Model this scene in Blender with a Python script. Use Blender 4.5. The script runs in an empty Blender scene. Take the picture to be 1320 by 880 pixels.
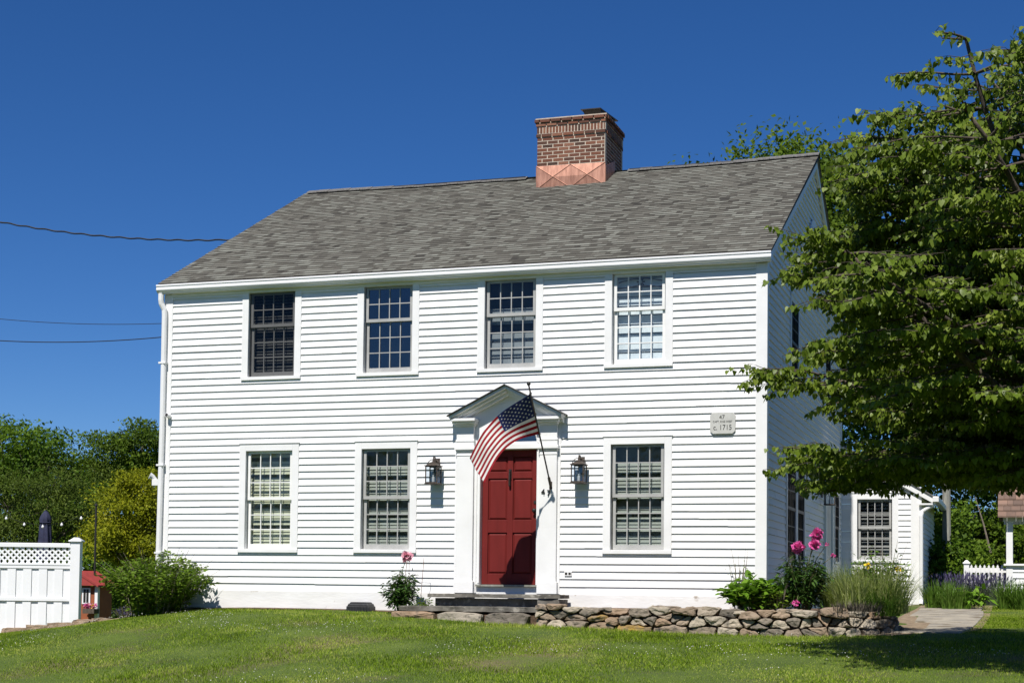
import bpy, math, random
import numpy as np
from mathutils import Vector, Matrix, noise as mnoise

random.seed(7)
rng = np.random.default_rng(11)
C = bpy.context.scene.collection
scene = bpy.context.scene

# ------------------------------------------------------------------ camera
F_PX, YAW, PITCH, ROLL, CY = 2018.5, -0.3156, 0.0467, 0.0116, 665.87
CAM = Vector((3.5768, -22.8648, -0.0848))
fw = Vector((math.sin(YAW) * math.cos(PITCH), math.cos(YAW) * math.cos(PITCH), math.sin(PITCH)))
r0 = fw.cross(Vector((0, 0, 1))).normalized()
u0 = r0.cross(fw)
cr = r0 * math.cos(ROLL) + u0 * math.sin(ROLL)
cu = -r0 * math.sin(ROLL) + u0 * math.cos(ROLL)
cam_d = bpy.data.cameras.new('camera')
cam_d.sensor_width = 36
cam_d.lens = F_PX / 1320 * 36
cam_d.shift_y = (CY - 440) / 1320
cam_d.clip_start = 0.1
cam_d.clip_end = 2000
cam = bpy.data.objects.new('camera', cam_d)
C.objects.link(cam)
M3 = Matrix((cr, cu, -fw)).transposed()
cam.matrix_world = Matrix.Translation(CAM) @ M3.to_4x4()
scene.camera = cam


def at(px, py, y):
    """World point on the vertical plane at depth y that the photograph shows at (px, py)."""
    d = fw + cr * ((px - 660) / F_PX) - cu * ((py - CY) / F_PX)
    return CAM + d * ((y - CAM.y) / d.y)


# ------------------------------------------------------------------ light
SUN = Vector((0.030, 1.0, -1.35)).normalized()
sun_d = bpy.data.lights.new('sun', 'SUN')
sun_d.energy = 4.9
sun_d.angle = math.radians(0.5)
sun_d.color = (1.0, 0.955, 0.89)
sun = bpy.data.objects.new('sun', sun_d)
C.objects.link(sun)
sun.rotation_euler = SUN.to_track_quat('-Z', 'Y').to_euler()
sun.location = (0, -20, 30)
w = bpy.data.worlds.new('World')
scene.world = w
w.use_nodes = True
nt = w.node_tree
nt.nodes.clear()
sky = nt.nodes.new('ShaderNodeTexSky')
sky.sky_type = 'NISHITA'
sky.sun_disc = False
sky.sun_elevation = math.radians(53.4)
sky.sun_rotation = math.atan2(-SUN.x, -SUN.y)
sky.altitude = 2500
sky.air_density = 1.0
sky.dust_density = 1.0
sky.ozone_density = 8.0
bg = nt.nodes.new('ShaderNodeBackground')
bg.inputs[1].default_value = 0.075
wo = nt.nodes.new('ShaderNodeOutputWorld')
hs = nt.nodes.new('ShaderNodeHueSaturation')
hs.inputs['Hue'].default_value = 0.507
hs.inputs['Saturation'].default_value = 1.18
nt.links.new(sky.outputs[0], hs.inputs['Color'])
nt.links.new(hs.outputs[0], bg.inputs[0])
nt.links.new(bg.outputs[0], wo.inputs[0])
scene.view_settings.view_transform = 'Standard'
scene.view_settings.look = 'None'
scene.view_settings.exposure = 0.32
scene.view_settings.gamma = 1.0
scene.view_settings.use_curve_mapping = False
scene.cycles.max_bounces = 8
scene.cycles.transparent_max_bounces = 12
scene.cycles.caustics_reflective = False
scene.cycles.caustics_refractive = False


# ------------------------------------------------------------------ materials
def srgb(r, g, b):
    f = lambda c: (c / 12.92 if c <= 0.04045 else ((c + 0.055) / 1.055) ** 2.4)
    return (f(r / 255), f(g / 255), f(b / 255), 1)


def lin(c):
    return tuple(c) + (1,) if len(c) == 3 else tuple(c)


def mat(name, c1, c2=None, rough=0.6, scale=6.0, detail=5, bump=0.0, bscale=None, stretch=(1, 1, 1), metal=0.0,
        spec=0.4, lo=0.35, hi=0.65, tint=None, tint_amt=1.0, transl=0.0, c3=None, s3=1.0, lo3=.5, hi3=.6):
    """Principled material whose colour wanders between c1 and c2 with a noise; 'tint' reads a per-vertex attribute instead."""
    m = bpy.data.materials.new(name)
    m.use_nodes = True
    n = m.node_tree
    n.nodes.clear()
    out = n.nodes.new('ShaderNodeOutputMaterial')
    p = n.nodes.new('ShaderNodeBsdfPrincipled')
    p.inputs['Roughness'].default_value = rough
    p.inputs['Metallic'].default_value = metal
    p.inputs['Specular IOR Level'].default_value = spec
    c2 = c2 or c1
    tc = n.nodes.new('ShaderNodeTexCoord')
    mp = n.nodes.new('ShaderNodeMapping')
    mp.inputs['Scale'].default_value = stretch
    n.links.new(tc.outputs['Object'], mp.inputs[0])
    nz = n.nodes.new('ShaderNodeTexNoise')
    nz.inputs['Scale'].default_value = scale
    nz.inputs['Detail'].default_value = detail
    n.links.new(mp.outputs[0], nz.inputs[0])
    rp = n.nodes.new('ShaderNodeValToRGB')
    rp.color_ramp.elements[0].position = lo
    rp.color_ramp.elements[1].position = hi
    rp.color_ramp.elements[0].color = lin(c1)
    rp.color_ramp.elements[1].color = lin(c2)
    n.links.new(nz.outputs[0], rp.inputs[0])
    col = rp.outputs[0]
    if tint:
        a = n.nodes.new('ShaderNodeAttribute')
        a.attribute_name = 'tint'
        r2 = n.nodes.new('ShaderNodeValToRGB')
        els = r2.color_ramp.elements
        for i, (pos, c) in enumerate(tint):
            e = els[i] if i < 2 else els.new(pos)
            e.position = pos
            e.color = lin(c)
        n.links.new(a.outputs['Fac'], r2.inputs[0])
        mx = n.nodes.new('ShaderNodeMix')
        mx.data_type = 'RGBA'
        mx.blend_type = 'MIX'
        mx.inputs[0].default_value = tint_amt
        n.links.new(col, mx.inputs[6])
        n.links.new(r2.outputs[0], mx.inputs[7])
        col = mx.outputs[2]
    if c3:
        n3 = n.nodes.new('ShaderNodeTexNoise')
        n3.inputs['Scale'].default_value = s3
        n3.inputs['Detail'].default_value = 6
        n.links.new(tc.outputs['Object'], n3.inputs[0])
        r3 = n.nodes.new('ShaderNodeValToRGB')
        r3.color_ramp.elements[0].position = lo3
        r3.color_ramp.elements[1].position = hi3
        r3.color_ramp.elements[0].color = (0, 0, 0, 1)
        r3.color_ramp.elements[1].color = (1, 1, 1, 1)
        n.links.new(n3.outputs[0], r3.inputs[0])
        mx = n.nodes.new('ShaderNodeMix')
        mx.data_type = 'RGBA'
        n.links.new(r3.outputs[0], mx.inputs[0])
        n.links.new(col, mx.inputs[6])
        mx.inputs[7].default_value = lin(c3)
        col = mx.outputs[2]
    n.links.new(col, p.inputs['Base Color'])
    if bump:
        nb = n.nodes.new('ShaderNodeTexNoise')
        nb.inputs['Scale'].default_value = bscale or scale * 5
        nb.inputs['Detail'].default_value = 6
        n.links.new(mp.outputs[0], nb.inputs[0])
        b = n.nodes.new('ShaderNodeBump')
        b.inputs['Strength'].default_value = bump
        b.inputs['Distance'].default_value = 0.02
        n.links.new(nb.outputs[0], b.inputs['Height'])
        n.links.new(b.outputs[0], p.inputs['Normal'])
    sh = p.outputs[0]
    if transl:
        t = n.nodes.new('ShaderNodeBsdfTranslucent')
        n.links.new(col, t.inputs[0])
        ms = n.nodes.new('ShaderNodeMixShader')
        ms.inputs[0].default_value = transl
        n.links.new(sh, ms.inputs[1])
        n.links.new(t.outputs[0], ms.inputs[2])
        sh = ms.outputs[0]
    n.links.new(sh, out.inputs[0])
    return m


def glass(name, through, refl, tintc=(0.9, 0.95, 1.0)):
    """Window glass: a clear sheet (partly darkened by its insect screen) with a mirror reflection on top."""
    m = bpy.data.materials.new(name)
    m.use_nodes = True
    n = m.node_tree
    n.nodes.clear()
    out = n.nodes.new('ShaderNodeOutputMaterial')
    tr = n.nodes.new('ShaderNodeBsdfTransparent')
    tr.inputs[0].default_value = tuple(through * c for c in tintc) + (1,)
    gl = n.nodes.new('ShaderNodeBsdfGlossy')
    gl.inputs['Roughness'].default_value = 0.02
    tc = n.nodes.new('ShaderNodeTexCoord')
    nz = n.nodes.new('ShaderNodeTexNoise')
    nz.inputs['Scale'].default_value = 2.2
    n.links.new(tc.outputs['Object'], nz.inputs[0])
    b = n.nodes.new('ShaderNodeBump')
    b.inputs['Strength'].default_value = 0.12
    b.inputs['Distance'].default_value = 0.03
    n.links.new(nz.outputs[0], b.inputs['Height'])
    n.links.new(b.outputs[0], gl.inputs['Normal'])
    mx = n.nodes.new('ShaderNodeMixShader')
    mx.inputs[0].default_value = refl
    n.links.new(tr.outputs[0], mx.inputs[1])
    n.links.new(gl.outputs[0], mx.inputs[2])
    n.links.new(mx.outputs[0], out.inputs[0])
    return m


WHITE = (0.80, 0.80, 0.79)
M = {}
M['siding'] = mat('painted_clapboard', (0.80, 0.80, 0.795), (0.745, 0.745, 0.735), 0.5, 1.3, 8, 0.12, 9, stretch=(1, 1, 9),
                  tint=[(0, (0.71, 0.71, 0.695)), (1, (0.83, 0.83, 0.825))], tint_amt=0.5)
M['trim'] = mat('painted_trim', (0.79, 0.79, 0.785), (0.73, 0.73, 0.72), 0.45, 2.5, 8, 0.06, 30)
M['base'] = mat('painted_base_board', (0.78, 0.775, 0.76), (0.71, 0.70, 0.68), 0.6, 2.0, 8, 0.15, 12, stretch=(1, 1, 3),
                c3=(0.42, 0.37, 0.31), s3=5.5, lo3=0.66, hi3=0.74)
M['gutter'] = mat('gutter_enamel', (0.78, 0.78, 0.78), (0.72, 0.72, 0.71), 0.28, 1.2, 6)
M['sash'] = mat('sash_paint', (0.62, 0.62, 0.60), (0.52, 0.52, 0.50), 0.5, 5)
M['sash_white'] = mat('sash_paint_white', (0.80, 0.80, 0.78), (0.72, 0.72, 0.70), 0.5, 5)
M['dark'] = mat('dark_room', (0.025, 0.024, 0.023), (0.012, 0.012, 0.012), 0.9)  # near-black: the darkness behind the panes is put into the colour
M['roof'] = mat('asphalt_shingle', (0.2, 0.19, 0.17), (0.13, 0.12, 0.11), 0.95, 90, 3, 0.5, 120, spec=0.15,
                tint=[(0, (0.034, 0.032, 0.027)), (0.25, (0.088, 0.084, 0.070)), (0.5, (0.142, 0.138, 0.117)), (0.75, (0.195, 0.196, 0.168)), (1, (0.260, 0.265, 0.228))], tint_amt=0.85)
M['ridge'] = mat('ridge_shingle', (0.17, 0.165, 0.155), (0.10, 0.095, 0.09), 0.9, 30, 4, 0.4, 90)
M['brick'] = mat('chimney_brick', (0.17, 0.07, 0.045), (0.11, 0.05, 0.035), 0.85, 30, 6, 0.5, 80,
                 tint=[(0, (0.036, 0.022, 0.016)), (0.35, (0.105, 0.040, 0.024)), (0.7, (0.175, 0.062, 0.033)), (1, (0.25, 0.115, 0.07))], tint_amt=0.85)
M['mortar'] = mat('mortar', (0.55, 0.47, 0.38), (0.42, 0.35, 0.28), 0.95, 20, 5, 0.4)
M['copper'] = mat('copper_sheet', (0.52, 0.27, 0.19), (0.34, 0.165, 0.115), 0.55, 5, 8, 0.1, 20, stretch=(4, 4, 0.7), metal=0.5)
M['black_metal'] = mat('black_metal', (0.018, 0.017, 0.016), (0.03, 0.026, 0.022), 0.45, 12, 5, 0.1)
M['bronze'] = mat('weathered_bronze', (0.045, 0.036, 0.030), (0.085, 0.066, 0.052), 0.5, 25, 5, 0.2, metal=0.3)
M['door'] = mat('red_door_paint', (0.158, 0.019, 0.017), (0.128, 0.016, 0.014), 0.5, 2.5, 8, 0.08, 30, stretch=(3, 3, .6), spec=.15)
M['lanternglass'] = glass('lantern_glass', 0.97, 0.06)
M['clear'] = glass('clear_glass', 0.9, 0.07)
M['plaque'] = mat('plaque_paint', (0.52, 0.52, 0.49), (0.46, 0.46, 0.43), 0.6, 12, 6, 0.1)
M['ink'] = mat('black_paint', (0.03, 0.03, 0.03), None, 0.6)
M['slab'] = mat('bluestone_slab', (0.175, 0.162, 0.138), (0.085, 0.078, 0.066), 0.9, 4, 9, 0.7, 14, c3=(0.30, 0.28, 0.24), s3=9, lo3=.56, hi3=.68)
M['stone'] = mat('fieldstone', (0.30, 0.27, 0.23), (0.13, 0.118, 0.10), 0.92, 9, 9, 0.9, 22,
                 tint=[(0, (0.10, 0.084, 0.064)), (0.3, (0.22, 0.18, 0.132)), (0.55, (0.33, 0.21, 0.12)), (0.8, (0.36, 0.315, 0.245)), (1, (0.50, 0.42, 0.31))], tint_amt=0.7,
                 c3=(0.06, 0.055, 0.05), s3=7, lo3=.58, hi3=.72)
M['lichen'] = mat('lichen_stone', (0.34, 0.21, 0.04), (0.22, 0.17, 0.11), 0.95, 8, 8, 0.8, 22)
M['soil'] = mat('garden_soil', (0.12, 0.075, 0.045), (0.055, 0.037, 0.025), 0.95, 9, 8, 1.0, 30, c3=(0.24, 0.15, 0.09), s3=14, lo3=.55, hi3=.65)
M['lawn'] = mat('lawn_ground', (0.085, 0.125, 0.012), (0.045, 0.078, 0.007), 0.95, 1.1, 9, 0.8, 60, c3=(0.135, 0.118, 0.048), s3=0.55, lo3=.52, hi3=.68)
M['path'] = mat('flagstone', (0.36, 0.32, 0.25), (0.22, 0.20, 0.17), 0.95, 3.0, 9, 0.6, 20, c3=(0.16, 0.13, 0.09), s3=2.2, lo3=.56, hi3=.64)


def leafmat(name, dark, mid, light, transl=0.35, rough=0.55, spec=0.15):
    return mat(name, mid, mid, rough, 3, tint=[(0, dark), (0.5, mid), (1, light)], tint_amt=1.0, transl=transl, spec=spec)


M['redbud'] = leafmat('redbud_leaf', (0.052, 0.085, 0.008), (0.145, 0.215, 0.020), (0.290, 0.350, 0.060), 0.45, 0.42, 0.3)
M['maple'] = leafmat('maple_leaf', (0.030, 0.056, 0.005), (0.085, 0.145, 0.010), (0.175, 0.240, 0.022), 0.35)
M['oak'] = leafmat('broad_leaf', (0.026, 0.056, 0.005), (0.078, 0.148, 0.010), (0.165, 0.250, 0.022), 0.35)
M['hemlock'] = leafmat('hemlock_needles', (0.034, 0.058, 0.008), (0.085, 0.125, 0.015), (0.150, 0.195, 0.026), 0.33)
M['gold'] = leafmat('golden_maple_leaf', (0.120, 0.150, 0.008), (0.260, 0.285, 0.012), (0.380, 0.360, 0.020), 0.42)
M['lilac'] = leafmat('shrub_leaf', (0.055, 0.105, 0.010), (0.125, 0.210, 0.018), (0.220, 0.310, 0.034), 0.38)
M['peony'] = leafmat('peony_leaf', (0.020, 0.050, 0.008), (0.045, 0.100, 0.016), (0.090, 0.165, 0.032), 0.25, 0.35, 0.5)
M['hydrangea'] = leafmat('hydrangea_leaf', (0.075, 0.165, 0.014), (0.150, 0.290, 0.022), (0.240, 0.400, 0.040), 0.35)
M['daylily'] = leafmat('strap_leaf', (0.055, 0.120, 0.014), (0.115, 0.220, 0.026), (0.210, 0.310, 0.065), 0.33, 0.4)
M['sedge'] = leafmat('fine_grass_leaf', (0.085, 0.140, 0.018), (0.210, 0.285, 0.045), (0.430, 0.470, 0.190), 0.42)
M['dry'] = leafmat('dry_groundcover', (0.070, 0.060, 0.048), (0.140, 0.120, 0.095), (0.220, 0.200, 0.160), 0.2)
M['lavender'] = leafmat('lavender_spike', (0.045, 0.042, 0.085), (0.090, 0.080, 0.160), (0.160, 0.140, 0.250), 0.25)
M['lavleaf'] = leafmat('lavender_leaf', (0.050, 0.070, 0.048), (0.095, 0.120, 0.080), (0.150, 0.170, 0.120), 0.25)
M['grass'] = leafmat('grass_blade', (0.060, 0.105, 0.004), (0.225, 0.350, 0.018), (0.480, 0.510, 0.120), 0.40, 0.6, 0.08)
M['clover'] = mat('clover_flower', (0.70, 0.68, 0.62), (0.55, 0.55, 0.48), 0.8)
M['bark'] = mat('bark', (0.11, 0.085, 0.065), (0.05, 0.04, 0.032), 0.95, 14, 8, 0.8, 30, stretch=(1, 1, .3))
M['twig'] = mat('dry_twig', (0.24, 0.20, 0.16), (0.13, 0.105, 0.085), 0.9, 14)
M['stem'] = mat('green_stem', (0.09, 0.12, 0.035), (0.13, 0.10, 0.05), 0.7, 10)
M['pink'] = mat('pale_pink_petal', (0.72, 0.30, 0.40), (0.80, 0.47, 0.54), 0.6, 30, transl=0.2)
M['magenta'] = mat('magenta_petal', (0.62, 0.06, 0.30), (0.74, 0.16, 0.42), 0.6, 30, transl=0.2)
M['yellow'] = mat('yellow_petal', (0.75, 0.55, 0.03), None, 0.6)
M['rust'] = mat('rusty_wire', (0.22, 0.09, 0.05), (0.14, 0.07, 0.05), 0.8)
M['plastic'] = mat('charcoal_plastic', (0.028, 0.028, 0.031), (0.018, 0.018, 0.02), 0.5, 10, 5, 0.1)
M['vinyl'] = mat('white_vinyl', (0.80, 0.81, 0.82), (0.77, 0.78, 0.79), 0.35, 3)
M['navy'] = mat('navy_canvas', (0.030, 0.034, 0.075), (0.02, 0.022, 0.05), 0.85, 10, 5, 0.2)
M['playred'] = mat('red_roof_paint', (0.38, 0.055, 0.045), (0.28, 0.045, 0.04), 0.6, 8)
M['playwall'] = mat('orange_stain', (0.34, 0.10, 0.04), (0.25, 0.08, 0.035), 0.7, 8)
M['wood'] = mat('grey_post_wood', (0.30, 0.30, 0.26), (0.19, 0.19, 0.16), 0.9, 6, 8, 0.4, 20, stretch=(3, 3, .4))
M['cedar'] = mat('cedar_shingle', (0.22, 0.13, 0.095), (0.12, 0.085, 0.07), 0.9, 8, 6, 0.4, 30,
                 tint=[(0, (0.10, 0.07, 0.055)), (1, (0.30, 0.19, 0.14))], tint_amt=.7)
M['flag_red'] = mat('flag_red', (0.40, 0.008, 0.020), (0.33, 0.006, 0.015), 0.75, 6, transl=0.48)
M['flag_white'] = mat('flag_white', (0.82, 0.80, 0.77), (0.78, 0.76, 0.73), 0.75, 6, transl=0.48)
M['flag_blue'] = mat('flag_blue', (0.022, 0.036, 0.15), (0.018, 0.03, 0.13), 0.75, 6, transl=0.35)
M['star'] = mat('star_white', (0.75, 0.75, 0.75), None, 0.7)
M['cable'] = mat('cable_rubber', (0.012, 0.012, 0.013), None, 0.6)


# ------------------------------------------------------------------ mesh helpers
class MB:
    def __init__(s, org=(0, 0, 0)):
        s.v, s.f, s.m, s.t = [], [], [], []
        s.o = Vector(org)

    def poly(s, pts, mi=0, t=0.5):
        k = len(s.v)
        s.v += [tuple(p) for p in pts]
        s.t += [t] * len(pts)
        s.f.append(tuple(range(k, k + len(pts))))
        s.m.append(mi)

    def hexa(s, p, mi=0, t=0.5):
        """8 points: bottom ring 0-3 then top ring 4-7."""
        k = len(s.v)
        s.v += [tuple(q) for q in p]
        s.t += [t] * 8
        for q in ((3, 2, 1, 0), (4, 5, 6, 7), (0, 1, 5, 4), (1, 2, 6, 5), (2, 3, 7, 6), (3, 0, 4, 7)):
            s.f.append(tuple(k + i for i in q))
            s.m.append(mi)

    def box(s, x0, x1, y0, y1, z0, z1, mi=0, t=0.5):
        s.hexa([(x0, y0, z0), (x1, y0, z0), (x1, y1, z0), (x0, y1, z0), (x0, y0, z1), (x1, y0, z1), (x1, y1, z1), (x0, y1, z1)], mi, t)

    def obox(s, c, ax, ay, az, mi=0, t=0.5):
        """Oriented box, centre and three half-axis vectors."""
        c, ax, ay, az = Vector(c), Vector(ax), Vector(ay), Vector(az)
        s.hexa([c - ax - ay - az, c + ax - ay - az, c + ax + ay - az, c - ax + ay - az,
                c - ax - ay + az, c + ax - ay + az, c + ax + ay + az, c - ax + ay + az], mi, t)

    def prism(s, pts, d, mi=0, t=0.5):
        """Extrude a planar outline (3-D points) by vector d."""
        d = Vector(d)
        n = len(pts)
        k = len(s.v)
        a = [Vector(p) for p in pts]
        s.v += [tuple(p) for p in a] + [tuple(p + d) for p in a]
        s.t += [t] * (2 * n)
        s.f.append(tuple(range(k, k + n))[::-1])
        s.f.append(tuple(range(k + n, k + 2 * n)))
        s.m += [mi, mi]
        for i in range(n):
            j = (i + 1) % n
            s.f.append((k + i, k + j, k + n + j, k + n + i))
            s.m.append(mi)

    def tube(s, pts, rad, n=6, mi=0, t=0.5, caps=True):
        P = [Vector(p) for p in pts]
        R = rad if hasattr(rad, '__len__') else [rad] * len(P)
        k = len(s.v)
        ref = None
        for i, p in enumerate(P):
            d = (P[min(i + 1, len(P) - 1)] - P[max(i - 1, 0)])
            if d.length < 1e-9:
                d = Vector((0, 0, 1))
            d.normalize()
            if ref is None:
                ref = Vector((0, 0, 1)) if abs(d.z) < 0.9 else Vector((1, 0, 0))
            a = d.cross(ref)
            if a.length < 1e-6:
                a = d.cross(Vector((0.3, 0.9, 0.1)))
            a.normalize()
            b = a.cross(d).normalized()
            ref = b
            for j in range(n):
                q = 2 * math.pi * j / n
                s.v.append(tuple(p + (a * math.cos(q) + b * math.sin(q)) * R[i]))
                s.t.append(t)
        for i in range(len(P) - 1):
            for j in range(n):
                jj = (j + 1) % n
                s.f.append((k + i * n + j, k + i * n + jj, k + (i + 1) * n + jj, k + (i + 1) * n + j))
                s.m.append(mi)
        if caps:
            s.f.append(tuple(k + j for j in range(n))[::-1])
            s.f.append(tuple(k + (len(P) - 1) * n + j for j in range(n)))
            s.m += [mi, mi]

    def lathe(s, c, prof, n=12, mi=0, t=0.5):
        """Revolve (radius, z) pairs about the vertical through c."""
        k = len(s.v)
        for (r, z) in prof:
            for j in range(n):
                q = 2 * math.pi * (j + .5) / n
                s.v.append((c[0] + r * math.cos(q), c[1] + r * math.sin(q), c[2] + z))
                s.t.append(t)
        for i in range(len(prof) - 1):
            for j in range(n):
                jj = (j + 1) % n
                s.f.append((k + i * n + j, k + i * n + jj, k + (i + 1) * n + jj, k + (i + 1) * n + j))
                s.m.append(mi)
        s.f.append(tuple(k + j for j in range(n))[::-1])
        s.f.append(tuple(k + (len(prof) - 1) * n + j for j in range(n)))
        s.m += [mi, mi]

    def build(s, name, mats, parent=None, smooth=False, bevel=0.0):
        if not isinstance(mats, (list, tuple)):
            mats = [mats]
        me = bpy.data.meshes.new(name)
        o = s.o
        me.from_pydata([(a - o.x, b - o.y, c - o.z) for a, b, c in s.v], [], s.f)
        for m in mats:
            me.materials.append(m)
        me.polygons.foreach_set('material_index', s.m)
        if smooth:
            me.polygons.foreach_set('use_smooth', [True] * len(s.f))
        at_ = me.attributes.new('tint', 'FLOAT', 'POINT')
        at_.data.foreach_set('value', s.t)
        me.update()
        ob = bpy.data.objects.new(name, me)
        C.objects.link(ob)
        if parent:
            ob.parent = parent
        else:
            ob.location = o
        if bevel:
            b = ob.modifiers.new('edge', 'BEVEL')
            b.width = bevel
            b.segments = 2
            b.limit_method = 'ANGLE'
            b.angle_limit = math.radians(40)
        return ob


def np_mesh(name, V, F, material, parent=None, tint=None, org=(0, 0, 0), smooth=False):
    """Fast mesh from arrays: V (n,3), F (m,k)."""
    V = np.asarray(V, dtype=np.float32) - np.asarray(org, dtype=np.float32)
    F = np.asarray(F, dtype=np.int32)
    me = bpy.data.meshes.new(name)
    me.vertices.add(len(V))
    me.vertices.foreach_set('co', V.ravel())
    k = F.shape[1]
    me.loops.add(F.size)
    me.loops.foreach_set('vertex_index', F.ravel())
    me.polygons.add(len(F))
    me.polygons.foreach_set('loop_start', np.arange(0, F.size, k, dtype=np.int32))
    me.polygons.foreach_set('loop_total', np.full(len(F), k, dtype=np.int32))
    if smooth:
        me.polygons.foreach_set('use_smooth', np.ones(len(F), dtype=bool))
    if tint is not None:
        a = me.attributes.new('tint', 'FLOAT', 'POINT')
        a.data.foreach_set('value', np.asarray(tint, dtype=np.float32))
    me.materials.append(material)
    me.update(calc_edges=True)
    me.validate()
    ob = bpy.data.objects.new(name, me)
    C.objects.link(ob)
    if parent:
        ob.parent = parent
    else:
        ob.location = org
    return ob


def thing(name, loc, label, cat, group=None):
    o = bpy.data.objects.new(name, None)
    C.objects.link(o)
    o.location = loc
    o.empty_display_size = 0.2
    return tag(o, label, cat, group)


def tag(o, label=None, cat=None, group=None, kind=None):
    if label:
        o['label'] = label
    if cat:
        o['category'] = cat
    if group:
        o['group'] = group
    if kind:
        o['kind'] = kind
    return o


def text_mesh(name, body, size, material, parent, loc, rx=math.pi / 2, extrude=0.004, sx=1.0):
    cu_ = bpy.data.curves.new(name, 'FONT')
    cu_.body = body
    cu_.size = size
    cu_.extrude = extrude
    cu_.align_x = 'CENTER'
    cu_.align_y = 'CENTER'
    tmp = bpy.data.objects.new(name + '_source', cu_)
    C.objects.link(tmp)
    dg = bpy.context.evaluated_depsgraph_get()
    me = bpy.data.meshes.new_from_object(tmp.evaluated_get(dg))
    bpy.data.objects.remove(tmp)
    bpy.data.curves.remove(cu_)
    me.transform(Matrix.Translation(loc) @ Matrix.Rotation(rx, 4, 'X') @ Matrix.Diagonal((sx, 1, 1, 1)))
    me.materials.clear()
    me.materials.append(material)
    o = bpy.data.objects.new(name, me)
    C.objects.link(o)
    o.parent = parent
    return o


# ------------------------------------------------------------------ terrain
CP = np.array([
    (-9.0, -0.15, -.445), (-6.2, -0.2, -.44), (-7.6, -.2, -.44), (-10.3, -.2, -.60), (-11.5, 1, -.76),
    (-4.95, -1.2, -.52), (-4, -1.3, -.575), (-2.8, -1.3, -.595), (-1.2, -1.3, -.665), (.3, -1.3, -.68), (1.4, -1.3, -.66), (2.2, -1, -.62),
    (-14.1, 4.0, -.84), (-16.2, 4.6, -1.10), (-14.5, 1.0, -1.10), (-19, 5, -1.35), (-12.5, 4, -.72), (-11, 6, -.7),
    (-1.3, -8, -1.0), (-8, -7, -1.24), (3.6, -8, -.98), (3.6, -22.9, -1.72), (-12, -16, -1.75), (10, -16, -1.5),
    (10, -3, -.65), (3.5, 2, -.55), (2.5, 5, -.42), (2, 9.5, -.30), (3.5, 9, -.33), (5, 5, -.4), (3.2, 12, -.18), (6, 14, 0.0),
    (0, 30, .5), (15, 30, .6), (-10, 30, -.6), (-25, 10, -1.8), (-30, 35, -1.6), (-20, -3, -1.7), (-5, 5, -.6), (-5, 12, -.5), (25, 0, -.4), (25, -20, -1.5), (-35, -20, -2.2)])


def _phi(d):
    return d * d * np.log(d + 1e-9)


_n = len(CP)
_D = np.linalg.norm(CP[:, None, :2] - CP[None, :, :2], axis=2)
_A = np.zeros((_n + 3, _n + 3))
_A[:_n, :_n] = _phi(_D) + np.eye(_n) * 0.6
_A[:_n, _n] = 1
_A[:_n, _n + 1:] = CP[:, :2]
_A[_n:, :_n] = _A[:_n, _n:].T
_w = np.linalg.solve(_A, np.concatenate([CP[:, 2], [0, 0, 0]]))


def hgt(x, y):
    x = np.asarray(x, float)
    y = np.asarray(y, float)
    xc, yc = np.clip(x, -32, 24), np.clip(y, -23, 34)
    d = np.sqrt((xc[..., None] - CP[:, 0]) ** 2 + (yc[..., None] - CP[:, 1]) ** 2)
    return _phi(d) @ _w[:_n] + _w[_n] + xc * _w[_n + 1] + yc * _w[_n + 2]


def h1(x, y):
    return float(hgt(np.array([x]), np.array([y]))[0])


def axis(a, b, fine, far):
    core = np.arange(a, b + 1e-6, fine)
    g = 1.25
    L, R = [], []
    d, p = fine, a
    while p > -far:
        d *= g
        p -= d
        L.append(p)
    d, p = fine, b
    while p < far:
        d *= g
        p += d
        R.append(p)
    return np.array(L[::-1] + list(core) + R)


gx, gy = axis(-18, 8, .25, 900), axis(-14, 12, .25, 900)
GX, GY = np.meshgrid(gx, gy)
GZ = hgt(GX.ravel(), GY.ravel()).reshape(GX.shape)
GZ += 0.012 * np.sin(GX * 2.1 + GY * .7) * np.cos(GY * 1.7 - GX * .4)
nxg, nyg = len(gx), len(gy)
idx = np.arange(nxg * nyg).reshape(nyg, nxg)
F = np.stack([idx[:-1, :-1], idx[:-1, 1:], idx[1:, 1:], idx[1:, :-1]], -1).reshape(-1, 4)
lawn = np_mesh('lawn', np.stack([GX.ravel(), GY.ravel(), GZ.ravel()], 1), F, M['lawn'], smooth=True)
tag(lawn, kind='structure')


# patch value for lawn colour
def patch(x, y, s, seed=0.0):
    return np.array([mnoise.noise(Vector((a * s + seed, b * s, seed * .37))) for a, b in zip(x, y)])


def in_bed(x, y):
    bed = (x > -5.3) & (x < 2.15) & (y > -1.28) & (y < 3.5)
    house = (x > -10.0) & (x < 0.02) & (y > -0.05)
    strip = (x > -9.3) & (x < -5.2) & (y > -0.22 + .06 * np.sin(x * 5))
    path_ = (x > 1.2 + .0 * y) & (x < 2.9) & (y > -.6) & (y < 8.8) & (x < 2.75 + 0.02 * np.sin(y * 9))
    return bed | house | strip | path_


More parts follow.
